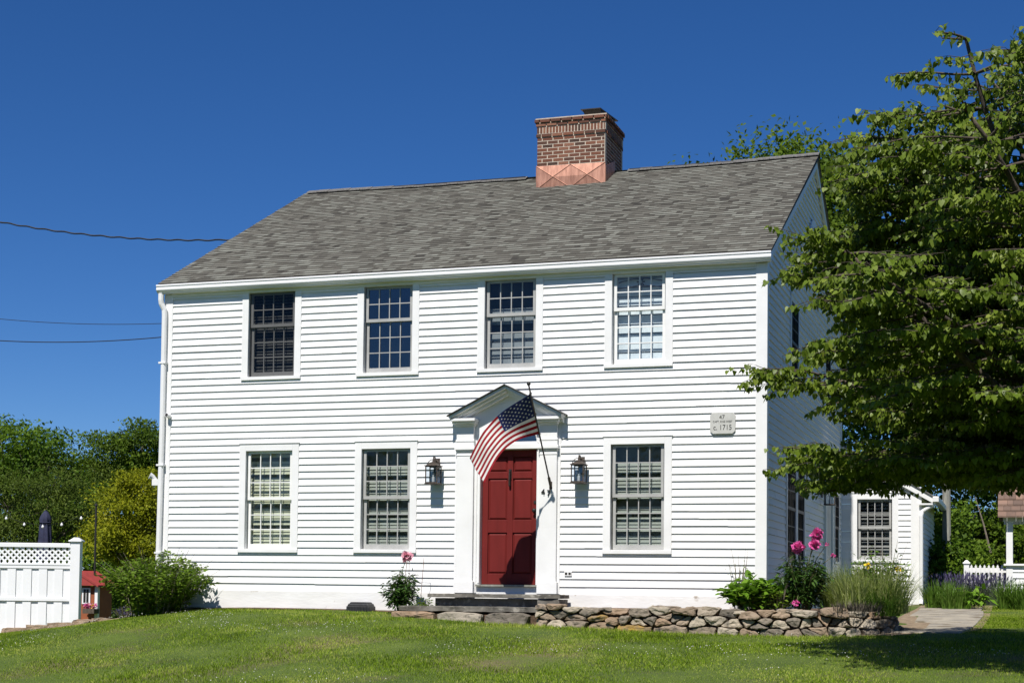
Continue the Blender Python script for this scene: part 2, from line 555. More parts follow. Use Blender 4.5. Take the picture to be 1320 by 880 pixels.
def make_grass(n):
    x = rng.uniform(-16, 6.2, n)
    y = -13.5 + 18 * rng.random(n)
    m = n // 11
    x[:m] = rng.uniform(2.6, 7.5, m)
    y[:m] = rng.uniform(1.5, 9.6, m)
    k = ~in_bed(x, y)
    k &= ~((x < -9.8) & (y > 3.3 + 0.5 * np.sin(x)))
    x, y = x[k], y[k]
    n = len(x)
    q = patch(x, y, 0.45, 3.0) * 0.7 + patch(x, y, 1.7, 9.0) * 0.45
    z = hgt(x, y) - 0.006
    hh = rng.uniform(.016, .038, n) * (1 + .5 * np.clip(q, -1, 1))
    edge = (y > -1.75) & (y < -1.28) & (x > -5.3) & (x < 2.3)
    hh[edge] *= 1.7
    ang = rng.uniform(0, 2 * np.pi, n)
    wd = rng.uniform(.0032, .006, n)
    lean = rng.uniform(.0, .9, n) * hh
    la = rng.uniform(0, 2 * np.pi, n)
    V = np.zeros((n, 3, 3))
    V[:, 0] = np.stack([x - np.cos(ang) * wd, y - np.sin(ang) * wd, z], 1)
    V[:, 1] = np.stack([x + np.cos(ang) * wd, y + np.sin(ang) * wd, z], 1)
    V[:, 2] = np.stack([x + np.cos(la) * lean, y + np.sin(la) * lean, z + hh], 1)
    tv = np.clip(.44 + .27 * rng.standard_normal(n) - .46 * q, 0, 1)
    dry = (patch(x, y, 0.8, 21.0) + .5 * patch(x, y, 2.6, 5.0) > .24) & (x < -1) & (rng.random(n) < .62)
    tv[dry] = np.clip(tv[dry] + .42, 0, 1)
    F = np.arange(3 * n).reshape(n, 3)
    return np_mesh('grass', V.reshape(-1, 3), F, M['grass'], tint=np.repeat(tv, 3))


tag(make_grass(760000), kind='stuff')


def make_clover():
    x = rng.uniform(-14, 3.5, 60000)
    y = rng.uniform(-9.5, 1, 60000)
    k = (patch(x, y, 0.55, 40.0) > .22) & (rng.random(len(x)) < .045 + .05 * (x < -5)) & ~in_bed(x, y)
    x, y = x[k], y[k]
    z = hgt(x, y) + rng.uniform(.03, .06, len(x))
    r = rng.uniform(.005, .009, len(x))
    o = np.array([(1, 0, 0), (0, 1, 0), (-1, 0, 0), (0, -1, 0), (0, 0, 1), (0, 0, -.6)])
    V = np.stack([x, y, z], 1)[:, None, :] + o[None] * r[:, None, None]
    t = np.array([(0, 1, 4), (1, 2, 4), (2, 3, 4), (3, 0, 4), (1, 0, 5), (2, 1, 5), (3, 2, 5), (0, 3, 5)])
    F = (np.arange(len(x))[:, None, None] * 6 + t[None]).reshape(-1, 3)
    return np_mesh('clover_flowers', V.reshape(-1, 3), F, M['clover'])


tag(make_clover(), kind='stuff')

# ------------------------------------------------------------------ the house
XL, XR, YB = -9.99, 0.0, 9.94
EAVE_Z, RIDGE_Y, RIDGE_Z = 4.93, 5.39, 7.81
house = thing('colonial_house', (0, 0, -0.42), 'white clapboard two-storey house with grey shingle roof and red front door', 'house')
HO = (0, 0, -0.42)


def roof_z(y):
    y = abs(y - RIDGE_Y)
    return RIDGE_Z - y * (RIDGE_Z - EAVE_Z) / (RIDGE_Y + 0.12)


def courses(z0, z1, first=6, e0=0.1165, e=0.1112):
    zs = [z0]
    while zs[-1] < z1 - .02:
        zs.append(zs[-1] + (e0 if len(zs) <= first else e))
    zs[-1] = min(zs[-1], z1)
    return zs


def siding(mb, place, ua, ub, zs, holes, lip=0.0225, lim=None):
    """Overlapping clapboards. place(u, out, z) -> point; holes are (u0,u1,z0,z1)."""
    for a, b in zip(zs[:-1], zs[1:]):
        cuts = sorted({a, b} | {h[2] for h in holes if a < h[2] < b} | {h[3] for h in holes if a < h[3] < b})
        joints = []
        p = ua + random.uniform(.5, 4)
        while p < ub:
            joints.append(p)
            p += random.uniform(2.4, 4.6)
        jit = [(random.uniform(-.0016, .0016), random.uniform(-.0034, .0034), random.random()) for _ in range(len(joints) + 1)]
        for c, d in zip(cuts[:-1], cuts[1:]):
            mid = (c + d) / 2
            segs = [(ua, ub)]
            for h in holes:
                if h[2] < mid < h[3]:
                    ns = []
                    for s0, s1 in segs:
                        if h[1] <= s0 or h[0] >= s1:
                            ns.append((s0, s1))
                        else:
                            if h[0] > s0:
                                ns.append((s0, h[0]))
                            if h[1] < s1:
                                ns.append((h[1], s1))
                    segs = ns
            for s0, s1 in segs:
                br = [s0] + [j for j in joints if s0 + .05 < j < s1 - .05] + [s1]
                for t0, t1 in zip(br[:-1], br[1:]):
                    bi = sum(1 for j in joints if j <= (t0 + t1) / 2)
                    jo, jz, tt = jit[bi]
                    fo = lambda z: 0.003 + (lip + jo) * (b - z) / (b - a)
                    c0, c1, d0, d1 = t0, t1, t0, t1
                    if lim:
                        l0, l1 = lim(c)
                        c0, c1 = max(c0, l0), min(c1, l1)
                        l0, l1 = lim(d)
                        d0, d1 = max(d0, l0), min(d1, l1)
                        if c1 <= c0:
                            continue
                        if d1 < d0:
                            d0 = d1 = (d0 + d1) / 2
                    cz = c + (jz if c == a else 0)
                    mb.poly([place(c0, fo(c), cz), place(c1, fo(c), cz), place(d1, fo(d), d), place(d0, fo(d), d)], 0, tt)
                    if c == a:
                        mb.poly([place(c0, 0.0, cz + .0005), place(c1, 0.0, cz + .0005), place(c1, fo(c), cz), place(c0, fo(c), cz)], 0, tt)


front = lambda u, o, z: (u, -o, z)
right = lambda u, o, z: (o, u, z)
left = lambda u, o, z: (XL - o, u, z)
back = lambda u, o, z: (u, YB + o, z)

WX = [(-8.452, -7.618), (-6.405, -5.572), (-4.366, -3.532), (-2.325, -1.500)]
UZ, LZ = (3.335, 4.715), (0.530, 2.125)
fh = [(a - .06, b + .06, UZ[0] - .03, 4.9) for a, b in WX] + [(a - .06, b + .06, LZ[0] - .03, LZ[1] + .05) for i, (a, b) in enumerate(WX) if i != 2]
fh.append((-4.55, -3.33, -.2, 2.75))
mb = MB(HO)
zs = courses(-0.137, 4.78)
siding(mb, front, XL + .11, XR - .11, zs, fh)
gl = lambda z: (RIDGE_Y - max(0, (RIDGE_Z - .06 - z)) * (RIDGE_Y + .12) / (RIDGE_Z - EAVE_Z), RIDGE_Y + max(0, (RIDGE_Z - .06 - z)) * (RIDGE_Y + .12) / (RIDGE_Z - EAVE_Z))
gable = lambda z: (max(0.02, gl(z)[0]), min(YB, gl(z)[1]))
zg = courses(-0.137, RIDGE_Z - .15)
SH = [(2.08, 3.07, .40, 2.14), (3.28, 4.12, .40, 2.14), (2.50, 3.34, 3.33, 4.66), (7.10, 7.94, 3.33, 4.66), (7.05, 8.15, -.2, 2.17), (8.70, 9.42, .56, 1.90)]
siding(mb, right, 0.02, YB, zg, [(a - .03, b + .03, c - .03, d + .03) for a, b, c, d in SH], lim=gable)
siding(mb, left, 0.02, YB, zg, [], lim=gable)
siding(mb, back, XL, XR, zs, [])
wall_o = mb.build('wall', M['siding'], house)

# base board, corner boards, frieze
mb = MB(HO)
mb.box(XL + .0, -4.80, -.030, .02, -.425, -.138)
mb.box(-3.09, XR + .02, -.030, .02, -.60, -.138)
mb.box(-4.80, -3.09, -.012, .02, -.60, -.138)
mb.box(XL, XR + .028, YB - .02, YB + .03, -.9, -.138)
mb.box(XL - .03, XL + .02, .02, YB - .02, -1.1, -.138)
mb.box(-.01, .028, .02, YB - .02, -.7, -.138)
mb.build('base_board', M['base'], house, bevel=.004)
for x0, x1 in ((XL - .028, XL + .132), (XR - .142, XR + .028)):
    mb = MB(HO)
    mb.box(x0, x1, -.030, .004, -.136, 4.765)
    xs = x0 if x0 < -5 else x1 - .03
    mb.box(xs, xs + .03, .004, .14, -.136, 4.9)
    mb.build('corner_board', M['trim'], house, bevel=.004)
for xs in (XL - .028, XR - .002):
    mb = MB(HO)
    mb.box(xs, xs + .03, YB - .14, YB + .03, -.136, 4.9)
    mb.build('corner_board', M['trim'], house, bevel=.004)
mb = MB(HO)
mb.box(XL + .133, XR - .143, -.040, .01, 4.715, 4.775)
mb.box(XL - .03, XR + .03, -.075, .01, 4.776, 4.90)
mb.build('frieze', M['trim'], house, bevel=.004)
# gutter
mb = MB(HO)
prof = [(y - (.035 if y < -.08 else 0), z) for y, z in [(-.078, 4.905), (-.152, 4.905), (-.158, 4.898), (-.158, 4.880), (-.146, 4.872), (-.146, 4.850), (-.152, 4.838), (-.150, 4.815), (-.132, 4.790), (-.112, 4.778), (-.110, 4.765), (-.078, 4.765)]]
mb.prism([(XL - .10, y, z) for y, z in prof], (10.19, 0, 0))
mb.build('gutter', M['gutter'], house)
# rake boards on both gables
for xs, dx in ((XR + .022, .075), (XL - .022, -.075)):
    for sgn in (-1, 1):
        mb = MB(HO)
        ye = RIDGE_Y + sgn * (RIDGE_Y + .07)
        a, b = roof_z(ye) - .035, RIDGE_Z - .035
        mb.prism([(xs, ye, a), (xs, RIDGE_Y, b), (xs, RIDGE_Y, b - .20), (xs, ye, a - .17)], (dx * .6, 0, 0))
        mb.build('rake_board', M['trim'], house, bevel=.003)


# roof: individually tinted shingle tabs, courses lapping
def sag(x):
    t = (x - XL) / (XR - XL)
    return -0.045 * math.sin(math.pi * min(max(t, 0), 1)) + .006 * math.sin(t * 21)


mb = MB(HO)
xa, xb = XL - .10, XR + .10
ye = -.13
SL = math.hypot(RIDGE_Y - ye, RIDGE_Z - EAVE_Z)
dy, dz = (RIDGE_Y - ye) / SL, (RIDGE_Z - EAVE_Z) / SL
nrm = (0, -dz, dy)
nc = 50
ex = SL / nc


def rp(x, s, o):
    k = s / SL
    return (x, ye + dy * s + nrm[1] * o, EAVE_Z + dz * s + nrm[2] * o + sag(x) * k)


for i in range(nc):
    s0, s1 = i * ex, (i + 1) * ex
    x = xa
    tcourse = random.gauss(0, .03)
    while x < xb - .001:
        wd = random.choice((.08, .10, .12, .15, .18, .22))
        x1 = min(x + wd, xb)
        if xb - x1 < .05:
            x1 = xb
        t = min(1, max(0, random.choice((.16, .28, .40, .5, .60, .70, .84)) + random.gauss(0, .08) + tcourse))
        h = .009 + (.0055 if t > .5 else 0) + random.uniform(0, .0015)
        mb.poly([rp(x, s0, h), rp(x1, s0, h), rp(x1, s1 + .002, .003), rp(x, s1 + .002, .003)], 0, t)
        mb.poly([rp(x, s0, -.004), rp(x1, s0, -.004), rp(x1, s0, h), rp(x, s0, h)], 0, max(0, t - .6))  # butt edges tinted darker, painting a shadow line along each course
        x = x1
bz = lambda x, y, dzz=0: (x, y, roof_z(y) + dzz)
mb.poly([bz(xa, RIDGE_Y, -.002), bz(xb, RIDGE_Y, -.002), bz(xb, 2 * RIDGE_Y + .13), bz(xa, 2 * RIDGE_Y + .13)], 0, .4)
# underside / deck edge
mb.prism([(xa + .01, ye + .02, EAVE_Z - .01), (xa + .01, RIDGE_Y, RIDGE_Z - .06), (xa + .01, 2 * RIDGE_Y - ye - .02, EAVE_Z - .01), (xa + .01, 2 * RIDGE_Y - ye - .02, EAVE_Z - .035),
          (xa + .01, RIDGE_Y, RIDGE_Z - .085), (xa + .01, ye + .02, EAVE_Z - .035)], (xb - xa - .02, 0, 0), 1)
roof = mb.build('roof', [M['roof'], M['ridge']], house)
for x0, x1 in ((XL - .02, -5.42), (-3.42, XR + .105)):
    mb = MB(HO)
    n = max(2, int((x1 - x0) / .22))
    for k in range(n):
        p, q = x0 + (x1 - x0) * k / n, x0 + (x1 - x0) * (k + 1) / n
        zz = RIDGE_Z + sag((p + q) / 2) + .004 * (k % 2)
        for sg in (-1, 1):
            a = (p, RIDGE_Y, zz + .052)
            b = (q + .01, RIDGE_Y, zz + .052)
            c = (q + .01, RIDGE_Y + sg * .13, zz + .052 - .13 * dz / dy)
            d = (p, RIDGE_Y + sg * .13, zz + .052 - .13 * dz / dy)
            mb.prism([a, b, c, d], (0, 0, -.018))
    mb.box(x0 + .02, x1 - .02, RIDGE_Y - .07, RIDGE_Y + .07, RIDGE_Z - .09, RIDGE_Z + .0, 1)  # black vent core; the shadow line below the cap is put into its colour
    mb.build('ridge_cap', [M['ridge'], M['black_metal']], roof)

# chimney
CX0, CX1, CY0, CY1 = -5.012, -3.702, 4.70, 6.02
CT = 8.80


def brick_ring(mb, z, h, x0, x1, y0, y1, off, blen=.205, soldier=False):
    L = .058 if soldier else blen
    g = .016

    def run(a, b, shift):
        p = a - (shift * L if shift else 0)
        out = []
        while p < b - .012:
            q = p + L
            s, e = max(p, a), min(q, b)
            if e - s > .02:
                out.append((s, e - g))
            p = q + g * .2
        return out
    dep = .09
    for s, e in run(x0, x1, off):
        for yy in ((y0, y0 + dep), (y1 - dep, y1)):
            j = random.uniform(-.001, .001)
            mb.box(s, e, yy[0] + j, yy[1] + j, z, z + h - g, 0, min(1, max(0, random.gauss(.48, .24))))
    for s, e in run(y0 + dep + g, y1 - dep, 1 - off if off else .5):
        for xx in ((x0, x0 + dep), (x1 - dep, x1)):
            j = random.uniform(-.001, .001)
            mb.box(xx[0] + j, xx[1] + j, s, e, z, z + h - g, 0, min(1, max(0, random.gauss(.48, .24))))


mb = MB(HO)
hb = .0675
z = 7.0
i = 0
body = []
while z + hb < CT - 5.0 * hb - .05:
    brick_ring(mb, z, hb, CX0, CX1, CY0, CY1, .5 if i % 2 else 0)
    z += hb
    i += 1
brick_ring(mb, z, hb, CX0 - .018, CX1 + .018, CY0 - .018, CY1 + .018, .5)
z += hb
brick_ring(mb, z, .135, CX0 - .006, CX1 + .006, CY0 - .006, CY1 + .006, 0, soldier=True)
z += .135
brick_ring(mb, z, hb, CX0 - .022, CX1 + .022, CY0 - .022, CY1 + .022, 0)
z += hb
brick_ring(mb, z, hb, CX0 - .045, CX1 + .045, CY0 - .045, CY1 + .045, .5)
z += hb
ztop = z
mb.box(CX0 + .003, CX1 - .003, CY0 + .003, CY1 - .003, 6.6, ztop - .03, 1)
mb.box(CX0 - .003, CX1 + .003, CY0 - .003, CY1 + .003, ztop - 2 * hb - .145, ztop - .012, 1)
mb.prism([(CX0 - .03, CY0 - .03, ztop - .011), (CX1 + .03, CY0 - .03, ztop - .011), (CX1 + .03, CY1 + .03, ztop - .011), (CX0 - .03, CY1 + .03, ztop - .011)], (0, 0, .02), 1)
chim = mb.build('chimney', [M['brick'], M['mortar']], house, bevel=.0)
# copper apron: a creased sheet with a pressed diamond
mb = MB(HO)
zb0, zb1 = 7.36, 7.79
yf = CY0 - .012
xs_ = [CX0 - .008, (CX0 * 3 + CX1) / 4, (CX0 + CX1) / 2, (CX0 + CX1 * 3) / 4, CX1 + .008]
P = {}
for k, x in enumerate(xs_):
    P[k, 0], P[k, 2] = (x, yf - .005, zb0 + .0), (x, yf - .003, zb1 - .004 * k + .012)
    P[k, 1] = (x, yf - (.034 if k in (1, 3) else .004), (zb0 + zb1) / 2)
P[2, 1] = (xs_[2], yf - .020, (zb0 + zb1) / 2)
tris = []
for k in (0, 2):
    c = P[k + 1, 1]
    ring = [P[k, 0], P[k + 1, 0], P[k + 2, 0], P[k + 2, 1], P[k + 2, 2], P[k + 1, 2], P[k, 2], P[k, 1]]
    for j in range(8):
        mb.poly([c, ring[j], ring[(j + 1) % 8]])
for q0, q1 in (((0, 2), (1, 1)), ((1, 1), (2, 0)), ((0, 0), (1, 1)), ((1, 1), (2, 2)), ((2, 2), (3, 1)), ((3, 1), (4, 0)), ((2, 0), (3, 1)), ((3, 1), (4, 2))):
    mb.tube([P[q0], P[q1]], .009, 5)
mb.box(CX0 - .02, CX1 + .02, yf - .07, yf - .008, zb0 - .02, zb0 + .018)
mb.prism([(CX0 - .012, CY0 - .008, 7.50), (CX0 - .012, CY0 - .008, 7.80), (CX0 - .012, RIDGE_Y, 8.1), (CX0 - .012, RIDGE_Y, 7.86)], (-.004, 0, 0))
mb.prism([(CX1 + .012, CY0 - .008, 7.40), (CX1 + .012, CY0 - .008, 7.72), (CX1 + .012, RIDGE_Y, 8.0), (CX1 + .012, RIDGE_Y, 7.76)], (.004, 0, 0))
mb.build('copper_flashing', M['copper'], chim)
mb = MB(HO)
mb.hexa([(-4.13, 5.0, ztop + .006), (-3.84, 5.0, ztop + .006), (-3.80, 5.5, ztop + .006), (-4.10, 5.5, ztop + .006),
         (-4.20, 4.92, ztop + .165), (-3.86, 4.92, ztop + .165), (-3.72, 5.5, ztop + .10), (-4.06, 5.5, ztop + .10)])
mb.hexa([(-4.23, 4.88, ztop + .168), (-3.85, 4.88, ztop + .168), (-3.68, 5.55, ztop + .103), (-4.06, 5.55, ztop + .103),
         (-4.23, 4.88, ztop + .186), (-3.85, 4.88, ztop + .186), (-3.68, 5.55, ztop + .121), (-4.06, 5.55, ztop + .121)])
mb.build('flue_cap', M['black_metal'], chim)


# windows ------------------------------------------------------------
def grid_sash(mb, x0, x1, z0, z1, y, cols, rows, st=.042, bot=.05, top=.035, mun=.017, th=.035):
    mb.box(x0, x0 + st, y, y + th, z0, z1)
    mb.box(x1 - st, x1, y, y + th, z0, z1)
    mb.box(x0 + st, x1 - st, y, y + th, z0, z0 + bot)
    mb.box(x0 + st, x1 - st, y, y + th, z1 - top, z1)
    a, b, c, d = x0 + st, x1 - st, z0 + bot, z1 - top
    for k in range(1, cols):
        x = a + (b - a) * k / cols
        mb.box(x - mun / 2, x + mun / 2, y + .004, y + th - .004, c, d)
    for k in range(1, rows):
        zz = c + (d - c) * k / rows
        mb.box(a, b, y + .0065, y + th - .0065, zz - mun / 2, zz + mun / 2)
    return a, b, c, d


def window(ob_name, place, ua, ub, z0, z1, rail, rows_up, rows_lo, org, glassm, blind, casing=.115, head=True, sashm='sash', label=None, parent=house, screen=None, room=None, mun=.015):
    """place maps (u, y, z) with y<0 outward; the casing is the window's own mesh."""
    def tr(mb):
        mb.v = [place(*q) for q in mb.v]
        return mb
    c = MB(org)
    zc0 = z0 - .052
    top = z1 + (casing if head else .04)
    c.box(ua - casing, ua, -.034, .004, z0 - .0, top)
    c.box(ub, ub + casing, -.034, .004, z0 - .0, top)
    if head:
        c.box(ua, ub, -.034, .004, z1, top)
        c.box(ua - casing - .012, ub + casing + .012, -.048, .004, top, top + .018)
    c.box(ua - casing - .004, ub + casing + .004, -.052, .006, zc0, z0)
    # jamb liners
    c.box(ua - .012, ua, .005, .16, z0 - .012, z1 + .01)
    c.box(ub, ub + .012, .005, .16, z0 - .012, z1 + .01)
    c.box(ua, ub, .005, .16, z1, z1 + .012)
    c.box(ua, ub, .007, .16, z0 - .012, z0 + .006)
    win = tr(c).build('window', M['trim'], parent, bevel=.003)
    if label:
        win['label'] = label
    s = MB(org)
    a = grid_sash(s, ua + .020, ub - .020, rail - .012, z1 - .004, .022, 4, rows_up, mun=mun)
    b = grid_sash(s, ua + .020, ub - .020, z0 + .012, rail + .02, .062, 4, rows_lo, bot=.075, mun=mun)
    tr(s).build('sash', M[sashm], win)
    g = MB(org)
    g.poly([(a[0], .040, a[2]), (a[1], .040, a[2]), (a[1], .040, a[3]), (a[0], .040, a[3])])
    g.poly([(b[0], .080, b[2]), (b[1], .080, b[2]), (b[1], .080, b[3]), (b[0], .080, b[3])])
    tr(g).build('pane', glassm, win)
    if screen:
        q = MB(org)
        q.poly([(ua + .001, .0145, z0 + .007), (ub - .001, .0145, z0 + .007), (ub - .001, .0145, z1 - .001), (ua + .001, .0145, z1 - .001)])
        tr(q).build('insect_screen', screen, win)
    if blind:
        bm, slat, gap, tilt, z_lo, bands = blind
        q = MB(org)
        zz = z_lo
        k = 0
        while zz < z1 - .03:
            skip = any(z_a < zz < z_b for z_a, z_b in bands)
            h = slat * (1.0 if not skip else .45)
            dy_ = h * math.sin(tilt)
            dzz = h * math.cos(tilt)
            if not skip:
                q.hexa([(ua + .012, .150, zz), (ub - .012, .150, zz), (ub - .012, .153, zz), (ua + .012, .153, zz),
                        (ua + .012, .150 + dy_, zz + dzz), (ub - .012, .150 + dy_, zz + dzz), (ub - .012, .153 + dy_, zz + dzz), (ua + .012, .153 + dy_, zz + dzz)], 0, random.uniform(.3, .7))
            zz += slat + gap
            k += 1
        tr(q).build('blind', bm, win)
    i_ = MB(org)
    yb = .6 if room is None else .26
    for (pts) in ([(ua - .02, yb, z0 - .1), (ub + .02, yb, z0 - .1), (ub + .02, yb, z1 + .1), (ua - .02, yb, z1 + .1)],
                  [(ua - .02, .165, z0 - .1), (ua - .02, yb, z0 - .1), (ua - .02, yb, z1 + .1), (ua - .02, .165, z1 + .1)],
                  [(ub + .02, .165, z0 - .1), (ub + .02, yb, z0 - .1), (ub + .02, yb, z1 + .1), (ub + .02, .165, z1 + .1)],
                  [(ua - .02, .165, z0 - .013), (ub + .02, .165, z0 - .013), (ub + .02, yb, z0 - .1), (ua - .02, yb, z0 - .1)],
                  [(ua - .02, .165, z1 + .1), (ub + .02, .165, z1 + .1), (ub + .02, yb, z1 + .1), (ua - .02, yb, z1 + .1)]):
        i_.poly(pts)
    tr(i_).build('interior', room or M['dark'], win)  # shallow backing box; the room's dimness is put into its colour
    return win


fr = lambda u, y, z: (u, y, z)
B_green = mat('cream_blind', (0.52, 0.53, 0.42), (0.44, 0.45, 0.35), 0.7, 5)
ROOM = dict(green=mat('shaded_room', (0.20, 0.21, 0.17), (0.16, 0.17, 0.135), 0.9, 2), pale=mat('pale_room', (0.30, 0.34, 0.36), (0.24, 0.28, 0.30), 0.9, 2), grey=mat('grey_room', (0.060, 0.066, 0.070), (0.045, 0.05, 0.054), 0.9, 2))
B_grey = mat('grey_curtain', (0.36, 0.38, 0.365), (0.30, 0.32, 0.31), 0.8, 5)
B_dim = mat('grey_blind', (0.40, 0.38, 0.33), (0.32, 0.30, 0.26), 0.7, 5)
B_white = mat('white_curtain', (0.74, 0.76, 0.72), (0.62, 0.65, 0.63), 0.8, 5)
SC = dict(dense=glass('dense_insect_screen', 0.40, 0.012, (1, 1, 1)), mid=glass('insect_screen_mesh', 0.82, 0.012, (1, 1, 1)), light=glass('light_insect_screen', 0.80, 0.012, (1, 1, 1)))
G = dict(dim=glass('screened_glass', 0.85, 0.06), sky=glass('sky_glass', 0.3, 0.20, (0.8, 0.9, 1.0)), half=glass('half_screen_glass', 0.95, 0.05),
         open=glass('bright_glass', 0.96, 0.06), grn=glass('plain_glass', 0.92, 0.07, (.97, 1, .96)), side=glass('shade_glass', 0.15, 0.03))
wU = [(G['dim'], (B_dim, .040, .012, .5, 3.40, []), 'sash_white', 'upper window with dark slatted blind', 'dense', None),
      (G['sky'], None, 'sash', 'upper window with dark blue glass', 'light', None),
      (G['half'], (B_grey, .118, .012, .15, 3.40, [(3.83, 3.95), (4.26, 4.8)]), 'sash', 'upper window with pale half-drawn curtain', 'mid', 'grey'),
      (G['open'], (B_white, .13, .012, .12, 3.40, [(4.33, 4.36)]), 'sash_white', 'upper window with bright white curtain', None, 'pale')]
for (a, b), (g, bl, sm, lb, sc_, rm_) in zip(WX, wU):
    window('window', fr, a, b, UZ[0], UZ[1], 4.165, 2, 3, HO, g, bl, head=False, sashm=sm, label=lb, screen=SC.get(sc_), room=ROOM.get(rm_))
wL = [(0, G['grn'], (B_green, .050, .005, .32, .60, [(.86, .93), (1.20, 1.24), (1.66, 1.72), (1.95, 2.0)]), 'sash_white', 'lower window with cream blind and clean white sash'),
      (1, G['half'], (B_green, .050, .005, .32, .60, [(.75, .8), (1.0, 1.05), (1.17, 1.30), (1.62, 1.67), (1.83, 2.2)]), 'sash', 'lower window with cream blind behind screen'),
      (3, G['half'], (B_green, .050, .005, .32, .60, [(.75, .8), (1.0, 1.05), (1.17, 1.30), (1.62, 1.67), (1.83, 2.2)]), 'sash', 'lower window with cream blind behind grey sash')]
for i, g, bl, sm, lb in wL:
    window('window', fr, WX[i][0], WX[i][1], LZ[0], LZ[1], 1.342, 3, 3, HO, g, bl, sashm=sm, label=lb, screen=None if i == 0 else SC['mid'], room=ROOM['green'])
# hanging wooden ornament in the fourth upper window
mb = MB(HO)
for zz, hh in ((4.60, .05), (4.50, .04)):
    mb.tube([(-2.26 + .7 * t, .105, zz + hh * math.sin(math.pi * t)) for t in [k / 10 for k in range(11)]], .009, 6)
for k in range(8):
    q = k * math.pi / 4
    mb.obox((-1.91 + .04 * math.cos(q), .10, 4.60 + .05 * math.sin(q)), (.022 * math.cos(q), 0, .022 * math.sin(q)), (0, .006, 0), (-.01 * math.sin(q), 0, .01 * math.cos(q)))
mb.tube([(-1.91, .105, 4.44), (-1.91, .105, 4.56)], .012, 6)
mb.build('window_ornament', M['twig'], house)
rt = lambda u, y, z: ((.034 - .30 * y) if .01 < y < .12 else -y, u, z)
for k, (a, b, c, d) in enumerate(SH):
    if k == 4:
        continue
    window('window', rt, a, b, c, d, (c + d) / 2, 3, 3, HO, G['side'], None, casing=.09, head=True, sashm='black_metal')
# round-topped attic louvre
mb = MB(HO)
pts = [(4.72, 5.65)] + [(5.24 - .52 * math.cos(q), 6.17 + .42 * math.sin(q)) for q in [math.pi * k / 12 for k in range(13)]] + [(5.76, 5.65)]
mb.prism([(.022, y, z) for y, z in pts], (.03, 0, 0))
for k in range(9):
    zz = 5.70 + k * .08
    mb.box(.05, .072, 4.84, 5.64, zz, zz + .05)
mb.build('attic_louvre', M['trim'], house)

# front door and its surround ---------------------------------------
mb = MB(HO)
DX0, DX1, DZ0, DZ1 = -4.402, -3.500, 0.0, 2.075
yd = .085
st, mid_ = .093, .045
cx = (DX0 + DX1) / 2
mb.box(DX0, DX0 + st, yd, yd + .045, DZ0, DZ1)
mb.box(DX1 - st, DX1, yd, yd + .045, DZ0, DZ1)
mb.box(cx - mid_, cx + mid_, yd, yd + .045, DZ0 + .165, DZ1 - .10)
rails = [(0, .165), (.80, .995), (1.638, 1.74), (1.975, DZ1)]
for a, b in rails:
    for x0, x1 in ((DX0 + st, cx - mid_), (cx + mid_, DX1 - st)):
        mb.box(x0, x1, yd, yd + .045, a, b)
mb.box(cx - mid_, cx + mid_, yd, yd + .045, 0, .165)
mb.box(cx - mid_, cx + mid_, yd, yd + .045, DZ1 - .10, DZ1)
for (a, b) in ((.165, .80), (.995, 1.638), (1.74, 1.975)):
    for x0, x1 in ((DX0 + st, cx - mid_), (cx + mid_, DX1 - st)):
        mb.box(x0, x1, yd + .026, yd + .040, a, b)
        i0 = .035
        mb.hexa([(x0 + .008, yd + .0262, a + .008), (x1 - .008, yd + .0262, a + .008), (x1 - .008, yd + .0262, b - .008), (x0 + .008, yd + .0262, b - .008),
                 (x0 + i0, yd + .008, a + i0), (x1 - i0, yd + .008, a + i0), (x1 - i0, yd + .008, b - i0), (x0 + i0, yd + .008, b - i0)])
door = mb.build('door', M['door'], house, bevel=.004)
mb = MB(HO)
mb.box(cx - .022, cx + .022, yd - .014, yd - .001, 1.62, 1.78)
mb.tube([(cx, yd - .02, 1.76), (cx, yd - .045, 1.74), (cx, yd - .05, 1.62), (cx, yd - .035, 1.52), (cx, yd - .02, 1.51)], [.008, .012, .016, .018, .01], 8)
mb.build('knocker', M['black_metal'], door, smooth=False)
mb = MB(HO)
kx = DX1 - .045
mb.tube([(kx, yd + .0, 1.14), (kx, yd - .02, 1.14), (kx, yd - .03, 1.14), (kx, yd - .04, 1.14), (kx, yd - .065, 1.14), (kx, yd - .078, 1.14)], [.03, .03, .012, .012, .032, .018], 12)
mb.build('knob', M['black_metal'], door, smooth=True)
mb = MB(HO)
mb.tube([(kx, yd, 1.27), (kx, yd - .012, 1.27)], [.026, .024], 12)
mb.build('lock', M['black_metal'], door)
sur = MB(HO)
# jambs, lintel, threshold, tympanum field
sur.box(-4.505, DX0 - .004, -.012, .14, -.137, 2.20)
sur.box(-4.435, DX0 - .006, -.026, -.0122, 0.02, 2.10)
sur.box(DX1 + .004, -3.425, -.012, .14, -.137, 2.20)
sur.box(DX0 - .004, DX1 + .004, .02, .14, DZ1 + .004, 2.20)
sur.box(DX0 - .06, DX1 + .06, -.045, .0195, 2.085, 2.165)
sur.box(DX0 - .004, DX1 + .004, -.010, .14, -.137, -.032)
# tympanum with the fanlight hole
AX, AZ = .455, .335
fx, fz = cx, 2.172
arch = [(fx + AX * math.cos(q), fz + AZ * math.sin(q)) for q in [math.pi * k / 20 for k in range(21)]]
outer = [(-3.10, 2.172), (-3.10, 2.64), (-3.94, 3.0), (-4.78, 2.64), (-4.78, 2.172)]


